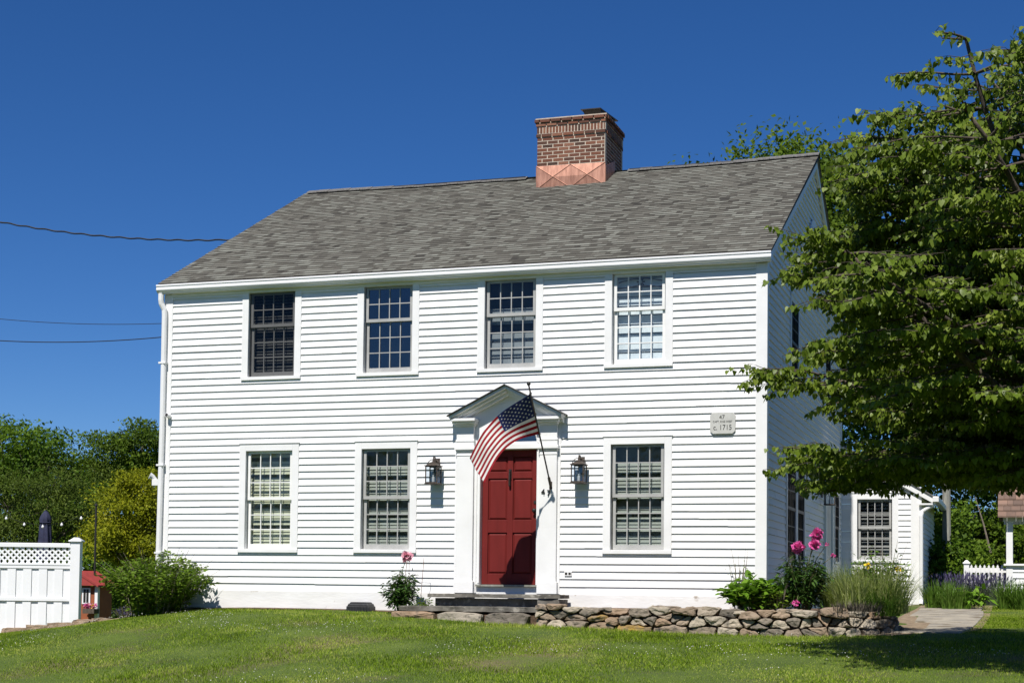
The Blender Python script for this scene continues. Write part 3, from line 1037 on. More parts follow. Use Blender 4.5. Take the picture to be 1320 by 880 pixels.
def outer_pt(q):
    d = Vector((math.cos(q), math.sin(q)))
    best = None
    for p0, p1 in zip(outer[:-1], outer[1:]):
        p0v, p1v = Vector(p0) - Vector((fx, fz)), Vector(p1) - Vector((fx, fz))
        e = p1v - p0v
        den = d.x * e.y - d.y * e.x
        if abs(den) < 1e-9:
            continue
        tt = (p0v.x * e.y - p0v.y * e.x) / den
        uu = (p0v.x * d.y - p0v.y * d.x) / den
        if tt > 0 and -1e-6 <= uu <= 1 + 1e-6:
            best = tt if best is None else min(best, tt)
    return (fx + d.x * best, fz + d.y * best)


op = [outer_pt(math.pi * k / 20) for k in range(21)]
for k in range(20):
    a, b, c, d = arch[k], arch[k + 1], op[k + 1], op[k]
    sur.poly([(a[0], -.020, a[1]), (d[0], -.020, d[1]), (c[0], -.020, c[1]), (b[0], -.020, b[1])])
    sur.poly([(a[0], -.020, a[1]), (b[0], -.020, b[1]), (b[0], .06, b[1]), (a[0], .06, a[1])])
sur.tube([(p[0] + (p[0] - fx) * .06, -.026, p[1] + (p[1] - fz) * .08) for p in arch], .022, 8)
surround = sur.build('door_surround', M['trim'], house, bevel=.003)
g = MB(HO)
g.poly([(p[0], .035, p[1]) for p in arch])
fan = g.build('fanlight', G['sky'], surround)
g = MB(HO)
for k in range(1, 5):
    q = math.pi * k / 5
    g.obox((fx + AX * .5 * math.cos(q), .03, fz + AZ * .5 * math.sin(q)), (AX * .47 * math.cos(q), 0, AZ * .47 * math.sin(q)), (0, .006, 0), (-.009 * math.sin(q), 0, .009 * math.cos(q)))
g.build('fanlight_bars', M['trim'], surround)
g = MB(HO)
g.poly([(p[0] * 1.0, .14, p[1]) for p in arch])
g.build('fanlight_recess', M['dark'], surround)  # flat near-black sheet painting the darkness behind the fanlight
for x0, x1 in ((-4.775, -4.500), (-3.430, -3.155)):
    p = MB(HO)
    p.box(x0 - .045, x1 + .045, -.030, -.001, -.137, 2.50)
    p.box(x0, x1, -.085, -.0302, .045, 2.05)
    p.box(x0 - .022, x1 + .022, -.110, -.0302, -.137, .045)
    # necking, astragal, capital, entablature block
    p.box(x0 - .006, x1 + .006, -.094, -.0302, 1.985, 2.000)
    p.box(x0 - .012, x1 + .012, -.104, -.0302, 2.050, 2.075)
    p.box(x0 - .030, x1 + .030, -.126, -.0302, 2.075, 2.125)
    p.box(x0 - .010, x1 + .010, -.100, -.0302, 2.125, 2.20)
    p.box(x0 - .015, x1 + .015, -.108, -.0302, 2.20, 2.235)
    p.box(x0 - .004, x1 + .004, -.094, -.0302, 2.235, 2.44)
    p.box(x0 - .022, x1 + .022, -.130, -.0302, 2.44, 2.475)
    p.box(x0 - .050, x1 + .050, -.185, -.0302, 2.475, 2.510)
    p.box(x0 - .066, x1 + .066, -.240, -.0302, 2.510, 2.552)
    p.build('pilaster', M['trim'], surround, bevel=.006)
ped = MB(HO)
AP = Vector((-3.942, 0, 2.99))
for sg in (-1, 1):
    e = Vector((AP.x + sg * .885, 0, 2.553))

    def rake(d0, d1, ya, yb, mi=0, ext=0.0):
        dv = (e - AP)
        e2 = e + dv.normalized() * ext
        ped.prism([(AP.x, ya, AP.z + d1), (e2.x, ya, e2.z + d1), (e2.x, ya, e2.z + d0), (AP.x, ya, AP.z + d0)], (0, yb - ya, 0), mi)
    rake(-.085, -.035, -.115, -.0205)
    rake(-.036, .004, -.190, -.0205)
    rake(.003, .048, -.265, -.0205, 0, .02)
    rake(.049, .066, -.300, -.003, 1, .055)
ped.build('pediment', [M['trim'], M['black_metal']], surround, bevel=.002)
th = MB(HO)
th.box(DX0 - .05, DX1 + .03, -.075, .13, -.030, -.002)
th.build('threshold', M['wood'], surround)

# downspout
mb = MB(HO)
sq = lambda pts, hw, hd: [mb.obox((Vector(a) + Vector(b)) / 2, (hw, 0, 0), Vector((0, hd, 0)) if abs((Vector(b) - Vector(a)).normalized().y) < .9 else Vector((0, 0, hd)), (Vector(b) - Vector(a)) / 2 * 1.03) for a, b in zip(pts[:-1], pts[1:])]
dsp = [(-10.035, -.115, 4.77), (-10.035, -.115, 4.66), (-10.030, -.105, 4.60), (-9.99, -.075, 4.50), (-9.985, -.072, 4.40), (-9.985, -.072, 2.6), (-9.995, -.072, 1.2), (-10.005, -.072, .2), (-10.005, -.072, -.22), (-10.01, -.16, -.36)]
mb.tube(dsp, .048, 10)
for zz in (3.6, 1.9, .45):
    mb.box(-10.055, -9.925, -.125, -.031, zz, zz + .03)
mb.build('downspout', M['gutter'], house, smooth=False)
mb = MB(HO)
mb.tube([(-9.875, -.03, 2.72), (-9.875, -.13, 2.74)], .034, 12)
mb.tube([(-9.875, -.131, 2.740), (-9.875, -.134, 2.7406)], .027, 12, 1)
mb.build('vent_pipe', [M['gutter'], M['black_metal']], house)
# side door with hood
mb = MB(HO)
mb.box(-.02, .030, 7.14, 8.06, -.05, 2.06)
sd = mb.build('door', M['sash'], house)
sd['label'] = 'pale side door under small hood'
mb = MB(HO)
mb.box(.004, .06, 6.98, 7.14, -.13, 2.2)
mb.box(.004, .06, 8.06, 8.22, -.13, 2.2)
mb.box(.004, .06, 7.14, 8.06, 2.06, 2.2)
mb.build('door_frame', M['trim'], house, bevel=.003)
mb = MB(HO)
mb.prism([(.004, 6.85, 2.30), (.004, 7.60, 2.62), (.004, 8.35, 2.30), (.004, 8.35, 2.22), (.004, 6.85, 2.22)], (.34, 0, 0))
mb.build('door_hood', M['trim'], house, bevel=.004)

# ------------------------------------------------------------------ things on the front wall
LANT = [(-5.125, 'black wall lantern on clapboards left of the red door'), (-2.780, 'black wall lantern on clapboards right of the red door')]


def make_lantern(org, label):
    t = thing('wall_lantern', org, label, 'lamp', 'matching wall lanterns on the house')
    o = org
    X, Yc = 0, -.175
    mb = MB()
    hw, zb, zt = .092, -.145, .115
    for sx in (-1, 1):
        for sy in (-1, 1):
            mb.box(X + sx * hw - .008, X + sx * hw + .008, Yc + sy * hw - .008, Yc + sy * hw + .008, zb, zt)
    mb.box(X - hw - .014, X + hw + .014, Yc - hw - .014, Yc + hw + .014, zb - .022, zb)
    for sy in (-1, 1):
        mb.box(X - hw, X + hw, Yc + sy * hw - .004, Yc + sy * hw + .004, zb, zb + .014)
        mb.box(X - hw, X + hw, Yc + sy * hw - .004, Yc + sy * hw + .004, zt - .014, zt)
    mb.build('frame', M['bronze'], t, bevel=.002)
    mb = MB()
    mb.box(X - hw - .022, X + hw + .022, Yc - hw - .022, Yc + hw + .022, zt, zt + .012)
    mb.hexa([(X - hw - .006, Yc - hw - .006, zt + .012), (X + hw + .006, Yc - hw - .006, zt + .012), (X + hw + .006, Yc + hw + .006, zt + .012), (X - hw - .006, Yc + hw + .006, zt + .012),
             (X - .045, Yc - .045, zt + .052), (X + .045, Yc - .045, zt + .052), (X + .045, Yc + .045, zt + .052), (X - .045, Yc + .045, zt + .052)])
    mb.lathe((X, Yc, zt + .052), [(.045, 0), (.045, .012), (.02, .02), (.016, .05), (.005, .06)], 10)
    mb.build('roof', M['bronze'], t, bevel=.002)
    mb = MB()
    mb.box(X - .05, X + .05, -.040, -.018, -.02, .25)
    mb.tube([(X, -.03, .16), (X, -.07, .22), (X, -.12, .262), (X, Yc + .005, .262), (X, Yc, .235), (X, Yc, .215)], .011, 8)
    mb.tube([(X + .11 * math.cos(q), Yc, .115 + .11 * math.sin(q)) for q in [math.pi * k / 12 for k in range(13)]], .0055, 6)
    mb.build('bracket', M['bronze'], t)
    mb = MB()
    for sx in (-1, 1):
        mb.poly([(X + sx * hw, Yc - hw, zb), (X + sx * hw, Yc + hw, zb), (X + sx * hw, Yc + hw, zt), (X + sx * hw, Yc - hw, zt)])
        mb.poly([(X - hw, Yc + sx * hw, zb), (X + hw, Yc + sx * hw, zb), (X + hw, Yc + sx * hw, zt), (X - hw, Yc + sx * hw, zt)])
    mb.build('glass', M['lanternglass'], t)
    mb = MB()
    mb.lathe((X, Yc, zb), [(.022, 0), (.022, .09), (.01, .095), (.016, .12), (.012, .15), (.003, .165)], 10)
    mb.build('bulb', M['plaque'], t, smooth=False)
    return t


def dup(t, loc, rz, label):
    c = t.copy()
    C.objects.link(c)
    c.location = loc
    c.rotation_euler = (0, 0, rz)
    c['label'] = label
    for ch in list(t.children):
        d = ch.copy()
        C.objects.link(d)
        d.parent = c
    return c


lant = make_lantern((LANT[0][0], 0, 1.705), LANT[0][1])
dup(lant, (LANT[1][0], 0, 1.695), 0, LANT[1][1])
dup(lant, (.01, 6.50, 1.72), math.pi / 2, 'black wall lantern beside the shaded side door')

t = thing('house_plaque', (-.624, 0, 2.41), 'pale plaque with clipped corners reading 47 and 1715 near the corner', 'plaque')
mb = MB()
hw, hh, ck = .188, .160, .045
oct_ = [(-hw + ck, -hh), (hw - ck, -hh), (hw - ck * .45, -hh + ck * .45), (hw, -hh + ck), (hw, hh - ck), (hw - ck * .45, hh - ck * .45), (hw - ck, hh), (-hw + ck, hh), (-hw + ck * .45, hh - ck * .45), (-hw, hh - ck), (-hw, -hh + ck), (-hw + ck * .45, -hh + ck * .45)]
mb.prism([(x, -.050, z) for x, z in oct_], (0, .032, 0))
mb.build('board', M['plaque'], t, bevel=.006)
text_mesh('lettering', '47', .088, M['ink'], t, (-.010, -.052, .085), sx=.95, extrude=.001)
text_mesh('lettering', 'CAPT. KNG WEST', .042, M['ink'], t, (0, -.052, .020), sx=.86, extrude=.001)
text_mesh('lettering', 'c. 1715', .108, M['ink'], t, (.0, -.052, -.068), sx=.88, extrude=.001)

t = thing('house_number', (-3.285, -.085, 1.41), 'black house number 47 on white pilaster right of red door', 'number')
text_mesh('digit', '4', .125, M['black_metal'], t, (-.080, -.012, 0), extrude=.008)
text_mesh('digit', '7', .125, M['black_metal'], t, (.012, -.016, -.016), extrude=.008)

t = thing('outdoor_outlet', (-2.975, -.01, .175), 'small grey electrical outlet box on clapboards right of door', 'outlet')
mb = MB()
mb.box(-.058, .058, -.030, -.006, -.036, .036)
mb.build('plate', M['gutter'], t, bevel=.005)
mb = MB()
for s in (-1, 1):
    mb.box(s * .028 - .018, s * .028 + .018, -.036, -.0302, -.014, .018)
    mb.box(s * .028 - .009, s * .028 - .004, -.0385, -.0362, -.004, .009)
    mb.box(s * .028 + .004, s * .028 + .009, -.0385, -.0362, -.004, .009)
mb.build('socket', M['black_metal'], t)

t = thing('flood_light', at(199, 616, .6), 'small white floodlight on the left end wall of house', 'lamp')
mb = MB()
mb.box(-.02, .10, -.05, .05, -.13, -.02)
mb.build('junction_box', M['gutter'], t, bevel=.006)
mb = MB()
mb.tube([(.03, 0, -.03), (-.02, -.02, .02), (-.06, -.05, .04)], [.03, .045, .06], 10)
mb.build('lamp_head', M['gutter'], t)

# flag ---------------------------------------------------------------
pb, pt = Vector((-3.246, -.09, 1.50)), at(681.5, 496, -1.28)
pole = thing('flag_pole', pb, 'slanted black flagpole bracketed to white pilaster beside the door', 'flagpole')
mb = MB(pb)
mb.tube([pb - (pt - pb).normalized() * .02, pt], .0125, 10)
mb.lathe((pt.x, pt.y, pt.z - .01), [(.012, 0), (.026, .012), (.03, .03), (.022, .05), (.008, .06)], 10)
mb.build('rod', M['black_metal'], pole, smooth=True)
mb = MB(pb)
mb.box(pb.x - .022, pb.x + .022, -.096, -.0855, pb.z - .045, pb.z + .07)
d = (pt - pb).normalized()
mb.tube([pb - d * .04, pb + d * .16], .022, 10)
mb.build('bracket', M['bronze'], pole)


def on_pole(py):
    best = None
    for k in range(1001):
        q = pb + (pt - pb) * k / 1000
        dd = q - CAM
        yy = CY - F_PX * dd.dot(cu) / dd.dot(fw)
        if best is None or abs(yy - py) < best[0]:
            best = (abs(yy - py), q)
    return best[1]


us = [0, .4, .7, 1.0]
h0, h1_, h2 = on_pole(507), on_pole(536), on_pole(559)
rows = [
    [h0, at(641, 536, -1.20), at(621, 560, -1.22), at(605.5, 590, -1.22)],
    [h1_, at(651, 556, -1.12), at(632, 577, -1.32), at(614.5, 607, -1.38)],
    [h2, at(664, 569, -1.02), at(643, 588, -1.38), at(624.5, 622.5, -1.54)]]
vs = [0, 7 / 13, 1.0]


def interp(pts, ts, t):
    def cr_(p0, p1, p2, p3, t0, t1, t2, t3, t):
        a1 = p0.lerp(p1, (t - t0) / (t1 - t0))
        a2 = p1.lerp(p2, (t - t1) / (t2 - t1))
        a3 = p2.lerp(p3, (t - t2) / (t3 - t2))
        b1 = a1.lerp(a2, (t - t0) / (t2 - t0))
        b2 = a2.lerp(a3, (t - t1) / (t3 - t1))
        return b1.lerp(b2, (t - t1) / (t2 - t1))
    P = [pts[0] * 2 - pts[1]] + list(pts) + [pts[-1] * 2 - pts[-2]]
    T = [2 * ts[0] - ts[1]] + list(ts) + [2 * ts[-1] - ts[-2]]
    for i in range(1, len(T) - 2):
        if t <= T[i + 1] + 1e-9:
            return cr_(P[i - 1], P[i], P[i + 1], P[i + 2], T[i - 1], T[i], T[i + 1], T[i + 2], t)
    return pts[-1]


def flag_pt(u, v):
    col = [interp(r_, us, u) for r_ in rows]
    p = interp(col, vs, v)
    fold = .030 * math.sin(u * 9.5 + v * 3.2) * min(1, u * 2.2) + .014 * math.sin(u * 21 - v * 5 + 1) * min(1, u * 2)
    return p + Vector((fold * .35, -fold, 0))


NU, NV = 75, 78
mb = MB(pb)
vid = {}
for j in range(NV + 1):
    for i in range(NU + 1):
        vid[i, j] = len(mb.v)
        mb.v.append(tuple(flag_pt(i / NU, j / NV)))
        mb.t.append(.5)
for j in range(NV):
    for i in range(NU):
        stripe = j // 6
        mi = 0 if stripe % 2 == 0 else 1
        if i < 30 and stripe < 7:
            mi = 2
        mb.f.append((vid[i, j], vid[i + 1, j], vid[i + 1, j + 1], vid[i, j + 1]))
        mb.m.append(mi)
flag_o = mb.build('flag', [M['flag_red'], M['flag_white'], M['flag_blue']], pole, smooth=True)
flag_o['label'] = 'American flag hanging from slanted pole'
so = flag_o.modifiers.new('cloth', 'SOLIDIFY')
so.thickness = .002
so.offset = 0
mb = MB(pb)
for rw in range(9):
    ncol = 6 if rw % 2 == 0 else 5
    for cc in range(ncol):
        u_ = (.4 / 12) * (1 + 2 * cc + (0 if rw % 2 == 0 else 1))
        v_ = (7 / 13) / 10 * (rw + 1)
        ru, rv = .0135, .0225
        for sd_ in (-1, 1):
            pts = []
            c0 = flag_pt(u_, v_)
            du, dv = flag_pt(u_ + .01, v_) - c0, flag_pt(u_, v_ + .01) - c0
            nn = du.cross(dv).normalized() * .003 * sd_
            for k in range(10):
                q = -math.pi / 2 + k * math.pi / 5
                rr = 1 if k % 2 == 0 else .4
                pts.append(flag_pt(min(1, max(0, u_ + ru * rr * math.cos(q))), max(0, v_ + rv * rr * math.sin(q))) + nn)
            for k in range(10):
                mb.poly([c0 + nn, pts[k], pts[(k + 1) % 10]])
mb.build('stars', M['star'], flag_o)
for f_ in (0.0, .5, 1.0):
    mb = MB(pb)
    q = h0.lerp(h2, f_)
    mb.tube([q + d.cross(Vector((1, 0, 0))).normalized() * .022 * math.cos(a) + Vector((1, 0, 0)) * .022 * math.sin(a) for a in [2 * math.pi * k / 10 for k in range(11)]], .004, 5)
    mb.build('ring', M['bronze'], pole)

# foundation vent cover
t = thing('vent_cover', (-6.30, -.20, -.46), 'rounded charcoal plastic cover on ground against white base board', 'cover')
mb = MB()
for k, (s, z0, z1) in enumerate(((1.0, 0, .10), (.93, .10, .14), (.80, .14, .163))):
    s2 = (.98, .84, .70)[k]
    a, b = .20 * s, .13 * s
    a2, b2 = .20 * s2, .13 * s2
    mb.hexa([(-a, -b, z0), (a, -b, z0), (a, b, z0), (-a, b, z0), (-a2, -b2, z1), (a2, -b2, z1), (a2, b2, z1), (-a2, b2, z1)])
mb.build('lid', M['plastic'], t, bevel=.012)
mb = MB()
for k in range(-3, 4):
    mb.box(k * .05 - .006, k * .05 + .006, -.139, -.128, .01, .09)
mb.build('ribs', M['plastic'], t)


# ------------------------------------------------------------------ steps and stone wall
def rough_slab(mb, x0, x1, y0, y1, z0, z1, seed, nx=26, amp=.014):
    V = {}
    ny, nz = 6, 3
    for i in range(nx + 1):
        for j in range(ny + 1):
            for k in range(nz + 1):
                if 0 < i < nx and 0 < j < ny and 0 < k < nz:
                    continue
                p = Vector((x0 + (x1 - x0) * i / nx, y0 + (y1 - y0) * j / ny, z0 + (z1 - z0) * k / nz))
                nv = mnoise.noise_vector(p * 7 + Vector((seed, 0, 0)))
                p += Vector((nv.x, nv.y * 1.3, nv.z * .6)) * amp
                V[i, j, k] = len(mb.v)
                mb.v.append(tuple(p))
                mb.t.append(.5)

    def face(a, b, c, d):
        mb.f.append((V[a], V[b], V[c], V[d]))
        mb.m.append(0)
    for i in range(nx):
        for j in range(ny):
            face((i, j, 0), (i, j + 1, 0), (i + 1, j + 1, 0), (i + 1, j, 0))
            face((i, j, nz), (i + 1, j, nz), (i + 1, j + 1, nz), (i, j + 1, nz))
        for k in range(nz):
            face((i, 0, k), (i + 1, 0, k), (i + 1, 0, k + 1), (i, 0, k + 1))
            face((i, ny, k), (i, ny, k + 1), (i + 1, ny, k + 1), (i + 1, ny, k))
    for j in range(ny):
        for k in range(nz):
            face((0, j, k), (0, j, k + 1), (0, j + 1, k + 1), (0, j + 1, k))
            face((nx, j, k), (nx, j + 1, k), (nx, j + 1, k + 1), (nx, j, k + 1))


steps = thing('stone_steps', (-4, -.6, -.55), 'grey stone slab steps below the red front door', 'steps')
so_ = (-4, -.6, -.55)
mb = MB(so_)
rough_slab(mb, -5.02, -2.93, -.62, -.115, -.200, -.148, 3)
mb.build('tread', M['slab'], steps)
mb = MB(so_)
rough_slab(mb, -5.28, -3.06, -1.12, -.45, -.405, -.335, 9, amp=.022)
mb.build('tread', M['slab'], steps)
mb = MB(so_)
mb.box(-4.94, -3.28, -.50, -.13, -.50, -.215)
rough_slab(mb, -3.28, -2.95, -.60, -.14, -.50, -.214, 5, nx=6)
mb.build('riser', M['slab'], steps)


def clip(poly, a, n):
    out = []
    for i in range(len(poly)):
        p, q = poly[i], poly[(i + 1) % len(poly)]
        dp, dq = (p[0] - a[0]) * n[0] + (p[1] - a[1]) * n[1], (q[0] - a[0]) * n[0] + (q[1] - a[1]) * n[1]
        if dp <= 0:
            out.append(p)
        if dp * dq < 0:
            t_ = dp / (dp - dq)
            out.append((p[0] + (q[0] - p[0]) * t_, p[1] + (q[1] - p[1]) * t_))
    return out


def stone_field(s0, s1, bot, top, rows_h, wmean, rnd, kx=.55):
    """Cells of a dry-stone face in (s, z): Voronoi with a stretched metric."""
    sites = []
    s = s0
    nrow = rows_h
    for r_ in range(nrow):
        s = s0 + rnd.uniform(-.1, .1)
        wm = wmean[r_]
        while s < s1 + .1:
            wd = wm * rnd.choice((.35, .55, .8, 1.1, 1.4, 1.8))
            zb, zt = bot(s), top(s)
            sites.append((s + wd / 2, zb + (zt - zb) * (r_ + .5 + rnd.uniform(-.22, .22)) / nrow))
            s += wd
    cells = []
    for i, p in enumerate(sites):
        if p[0] < s0 or p[0] > s1:
            continue
        zb, zt = bot(p[0]), top(p[0])
        poly = [(p[0] - .6, zb - .05), (p[0] + .6, zb - .05), (p[0] + .6, zt), (p[0] - .6, zt)]
        poly = [(max(s0, min(s1, a)), b) for a, b in poly]
        for j, q in enumerate(sites):
            if i == j or abs(q[0] - p[0]) > 1.1:
                continue
            mx_, my_ = (p[0] + q[0]) / 2, (p[1] + q[1]) / 2
            n_ = ((q[0] - p[0]) * kx * kx, (q[1] - p[1]))
            poly = clip(poly, (mx_, my_), n_)
            if len(poly) < 3:
                break
        if len(poly) >= 3:
            cells.append(poly)
    return cells


def stone(mb, poly, place, depth, bulge, mi, t, seed, gap=.013):
    cx_, cz_ = sum(p[0] for p in poly) / len(poly), sum(p[1] for p in poly) / len(poly)
    pts = []
    for p in poly:
        dx_, dz_ = p[0] - cx_, p[1] - cz_
        L = math.hypot(dx_, dz_)
        k_ = max(.3, (L - gap) / L) if L > 0 else 1
        pts.append((cx_ + dx_ * k_, cz_ + dz_ * k_))
    # densify then round the corners
    for _ in range(2):
        out = []
        for i in range(len(pts)):
            a, b = pts[i], pts[(i + 1) % len(pts)]
            out += [(a[0] * .82 + b[0] * .18, a[1] * .82 + b[1] * .18), (a[0] * .5 + b[0] * .5 + random.uniform(-.006, .006), a[1] * .5 + b[1] * .5 + random.uniform(-.006, .006)), (a[0] * .18 + b[0] * .82, a[1] * .18 + b[1] * .82)] if _ == 0 else [a, (a[0] * .5 + b[0] * .5, a[1] * .5 + b[1] * .5)]
        pts = out
    n = len(pts)
    tx, tz = random.uniform(-.10, .10), random.uniform(-.18, .18)
    rings = [(.86, -.26), (.97, -.10), (1.0, -.02), (.975, bulge * .55), (.90, bulge * .93), (.68, bulge), (.42, bulge * 1.05), (.18, bulge * 1.0)]
    base = len(mb.v)
    for (sc, dd) in rings:
        for (x, z_) in pts:
            X_, Z_ = cx_ + (x - cx_) * sc, cz_ + (z_ - cz_) * sc
            o_ = depth + dd + (tx * (x - cx_) + tz * (z_ - cz_)) * (1 if dd > -.05 else 0)
            q = Vector(place(X_, o_, Z_))
            q += mnoise.noise_vector(q * 9 + Vector((seed, seed, 0))) * .018 + mnoise.noise_vector(q * 24) * .010
            mb.v.append(tuple(q))
            mb.t.append(t)
    for r_ in range(len(rings) - 1):
        for i in range(n):
            j = (i + 1) % n
            mb.f.append((base + r_ * n + i, base + r_ * n + j, base + (r_ + 1) * n + j, base + (r_ + 1) * n + i))
            mb.m.append(mi)
    mb.f.append(tuple(base + (len(rings) - 1) * n + i for i in range(n)))
    mb.m.append(mi)


# plan line of the retaining wall: straight along the lawn, then turning back beside the path
WP = [(-5.45, -1.05), (-5.0, -1.16), (-3.0, -1.22), (-1.0, -1.24), (.9, -1.22), (1.40, -1.10), (1.72, -.78), (1.84, -.30), (1.80, .7)]
WS = [0]
for a, b in zip(WP[:-1], WP[1:]):
    WS.append(WS[-1] + math.dist(a, b))


def wall_at(s, o, z):
    s = max(0, min(WS[-1] - 1e-6, s))
    for i in range(len(WP) - 1):
        if s <= WS[i + 1]:
            break
    t_ = (s - WS[i]) / (WS[i + 1] - WS[i])

    def nr(i):
        i = max(0, min(len(WP) - 2, i))
        d_ = Vector((WP[i + 1][0] - WP[i][0], WP[i + 1][1] - WP[i][1])).normalized()
        return Vector((d_.y, -d_.x))
    n0 = (nr(i - 1) + nr(i)).normalized()
    n1 = (nr(i) + nr(i + 1)).normalized()
    n_ = n0.lerp(n1, t_).normalized()
    x = WP[i][0] + (WP[i + 1][0] - WP[i][0]) * t_ + n_.x * o
    y = WP[i][1] + (WP[i + 1][1] - WP[i][1]) * t_ + n_.y * o
    return (x, y, z)


def wbot(s):
    x, y, _ = wall_at(s, 0, 0)
    return h1(x, y - .04) - .01


S_STEP = 2.35


def wtop(s):
    x = wall_at(s, 0, 0)[0]
    return -.305 + .022 * math.sin(s * 3.1) + .018 * math.sin(s * 7.7 + 1)


rnd = random.Random(5)
swall = thing('stone_wall', (-1.5, -1.2, -.65), 'low dry fieldstone retaining wall between lawn and garden bed', 'stone wall')
WO = (-1.5, -1.2, -.65)
mb = MB(WO)
cells = stone_field(0.0, S_STEP, wbot, lambda s: -.415, 1, [.42], rnd, .6)
cells += stone_field(S_STEP, WS[-1], wbot, wtop, 3, [.36, .22, .30], rnd, .38)
for k, poly in enumerate(cells):
    cx_, cz_ = sum(p[0] for p in poly) / len(poly), sum(p[1] for p in poly) / len(poly)
    X_ = wall_at(cx_, 0, 0)[0]
    lich = (-2.42 < X_ < -2.2 and cz_ < -.42) or (-1.75 < X_ < -1.2 and cz_ < -.55)
    stone(mb, poly, wall_at, rnd.uniform(-.06, .035), rnd.uniform(.035, .07), 1 if lich else 0, rnd.random(), k * 1.7)
n_seg = 60
for k in range(n_seg):
    a, b = WS[-1] * k / n_seg, WS[-1] * (k + 1) / n_seg
    tp = (-.45 if a < S_STEP else -.34)
    q = [wall_at(a, -.07, wbot(a) - .15), wall_at(b, -.07, wbot(b) - .15), wall_at(b, -.3, wbot(b) - .15), wall_at(a, -.3, wbot(a) - .15),
         wall_at(a, -.07, tp), wall_at(b, -.07, tp), wall_at(b, -.3, tp), wall_at(a, -.3, tp)]
    mb.hexa(q, 2)
mb.build('stones', [M['stone'], M['lichen'], M['soil']], swall)
# flat cap stones on top
mb = MB(WO)
s = S_STEP + .15
k = 0
while s < WS[-1] - .2:
    wd = rnd.uniform(.18, .5)
    if rnd.random() < .75:
        zt = wtop(s + wd / 2) + rnd.uniform(-.015, .012)
        hh_ = rnd.uniform(.035, .07)
        poly = [(s, zt - hh_), (s + wd, zt - hh_), (s + wd * .93, zt), (s + wd * .1, zt)]
        stone(mb, poly, wall_at, rnd.uniform(-.07, -.01), .05, 0, rnd.random(), 100 + k)
    s += wd + .015
    k += 1
mb.build('capstones', M['stone'], swall)

# garden bed soil behind the wall, and the bare strip along the house
mb = MB()
bx = [wall_at(S_STEP + (WS[-1] - S_STEP) * k / 24, -.15, 0)[:2] for k in range(25)]
pts = [(x, y, -.335) for x, y in bx] + [(1.6, 3.6, -.33), (.03, 3.6, -.33), (.03, -.032, -.33), (-3.0, -.032, -.33)]
mb.poly(pts)
tag(mb.build('garden_bed', M['soil']), kind='structure')
mb = MB()
rs = random.Random(3)
for k in range(70):
    x0 = -10.2 + k * .075
    yy = -.16 - .10 * rs.random()
    mb.poly([(x0, yy, h1(x0, yy) + .010), (x0 + .076, yy - .01, h1(x0 + .076, yy - .01) + .010), (x0 + .076, .0, h1(x0 + .076, 0) + .022), (x0, .0, h1(x0, 0) + .022)])
tag(mb.build('soil_strip', M['soil']), kind='structure')
# path
mb = MB()
slabs = [[(1.75, -.55), (2.75, -.75), (2.85, .7), (2.25, .9), (2.2, .2)], [(2.22, .95), (2.86, .76), (2.9, 2.6), (2.2, 2.5)], [(1.95, 2.6), (2.9, 2.68), (2.95, 4.6), (1.9, 4.4)], [(1.75, 4.5), (2.95, 4.7), (2.9, 6.6), (1.75, 6.5)], [(1.75, 6.6), (2.85, 6.7), (2.85, 8.6), (1.7, 8.4)]]
for sl in slabs:
    z0 = [h1(x, y) for x, y in sl]
    mb.prism([(x, y, z_ - .05) for (x, y), z_ in zip(sl, z0)], (0, 0, .075))
tag(mb.build('path', M['path'], bevel=.012), kind='structure')
mb = MB()
ring = [(1.5, -.9), (2.6, -1.0), (3.0, .6), (3.1, 4.8), (3.05, 9.6), (1.62, 9.6), (1.7, 4.4), (2.0, 1.0)]
for a in range(1):
    N_ = 24
    L_ = [(1.40, -1.18), (1.72, .7), (1.60, 4), (1.64, 9.85)]
    R_ = [(2.7, -1.05), (2.98, .7), (3.05, 4.5), (3.0, 9.85)]

    def pl(P_, t_):
        i = min(2, int(t_ * 3))
        f_ = t_ * 3 - i
        return (P_[i][0] + (P_[i + 1][0] - P_[i][0]) * f_, P_[i][1] + (P_[i + 1][1] - P_[i][1]) * f_)
    for k in range(N_):
        q = [pl(L_, k / N_), pl(R_, k / N_), pl(R_, (k + 1) / N_), pl(L_, (k + 1) / N_)]
        mb.poly([(x, y, h1(x, y) + .008) for x, y in q])
tag(mb.build('path_bed', mat('gravelly_soil', (.30, .23, .15), (.18, .13, .085), .95, 12, 8, .8, 30)), kind='structure')


# ------------------------------------------------------------------ plants
def leaves(P, D, N, L, W, tint, rnd_fold=.25, heart=False):
    """Leaf blades: base points P, pointing D, facing N, length L, width W. Returns arrays for np_mesh."""
    n = len(P)
    D = D / (np.linalg.norm(D, axis=1, keepdims=True) + 1e-9)
    S = np.cross(D, N)
    S /= (np.linalg.norm(S, axis=1, keepdims=True) + 1e-9)
    Nn = np.cross(S, D)
    L = L[:, None]
    W = W[:, None]
    if heart:
        prof = [(0.0, 0.0), (-.10, .34), (.22, .5), (.62, .32), (1.0, 0.0), (.62, -.32), (.22, -.5), (-.10, -.34)]
    else:
        prof = [(0.0, 0.0), (.40, .5), (1.0, 0.0), (.40, -.5)]
    V = np.zeros((n, len(prof), 3))
    for k, (a, b) in enumerate(prof):
        V[:, k] = P + D * L * a + S * W * b + Nn * (abs(b) * W * rnd_fold) - Nn * (a * a * L * .12)
    F = np.arange(n * len(prof)).reshape(n, len(prof))
    if heart:
        q = F
        F = np.concatenate([q[:, [0, 1, 2, 3]], q[:, [0, 3, 4, 5]], q[:, [0, 5, 6, 7]]])
    return V.reshape(-1, 3), F, np.repeat(tint, len(prof))


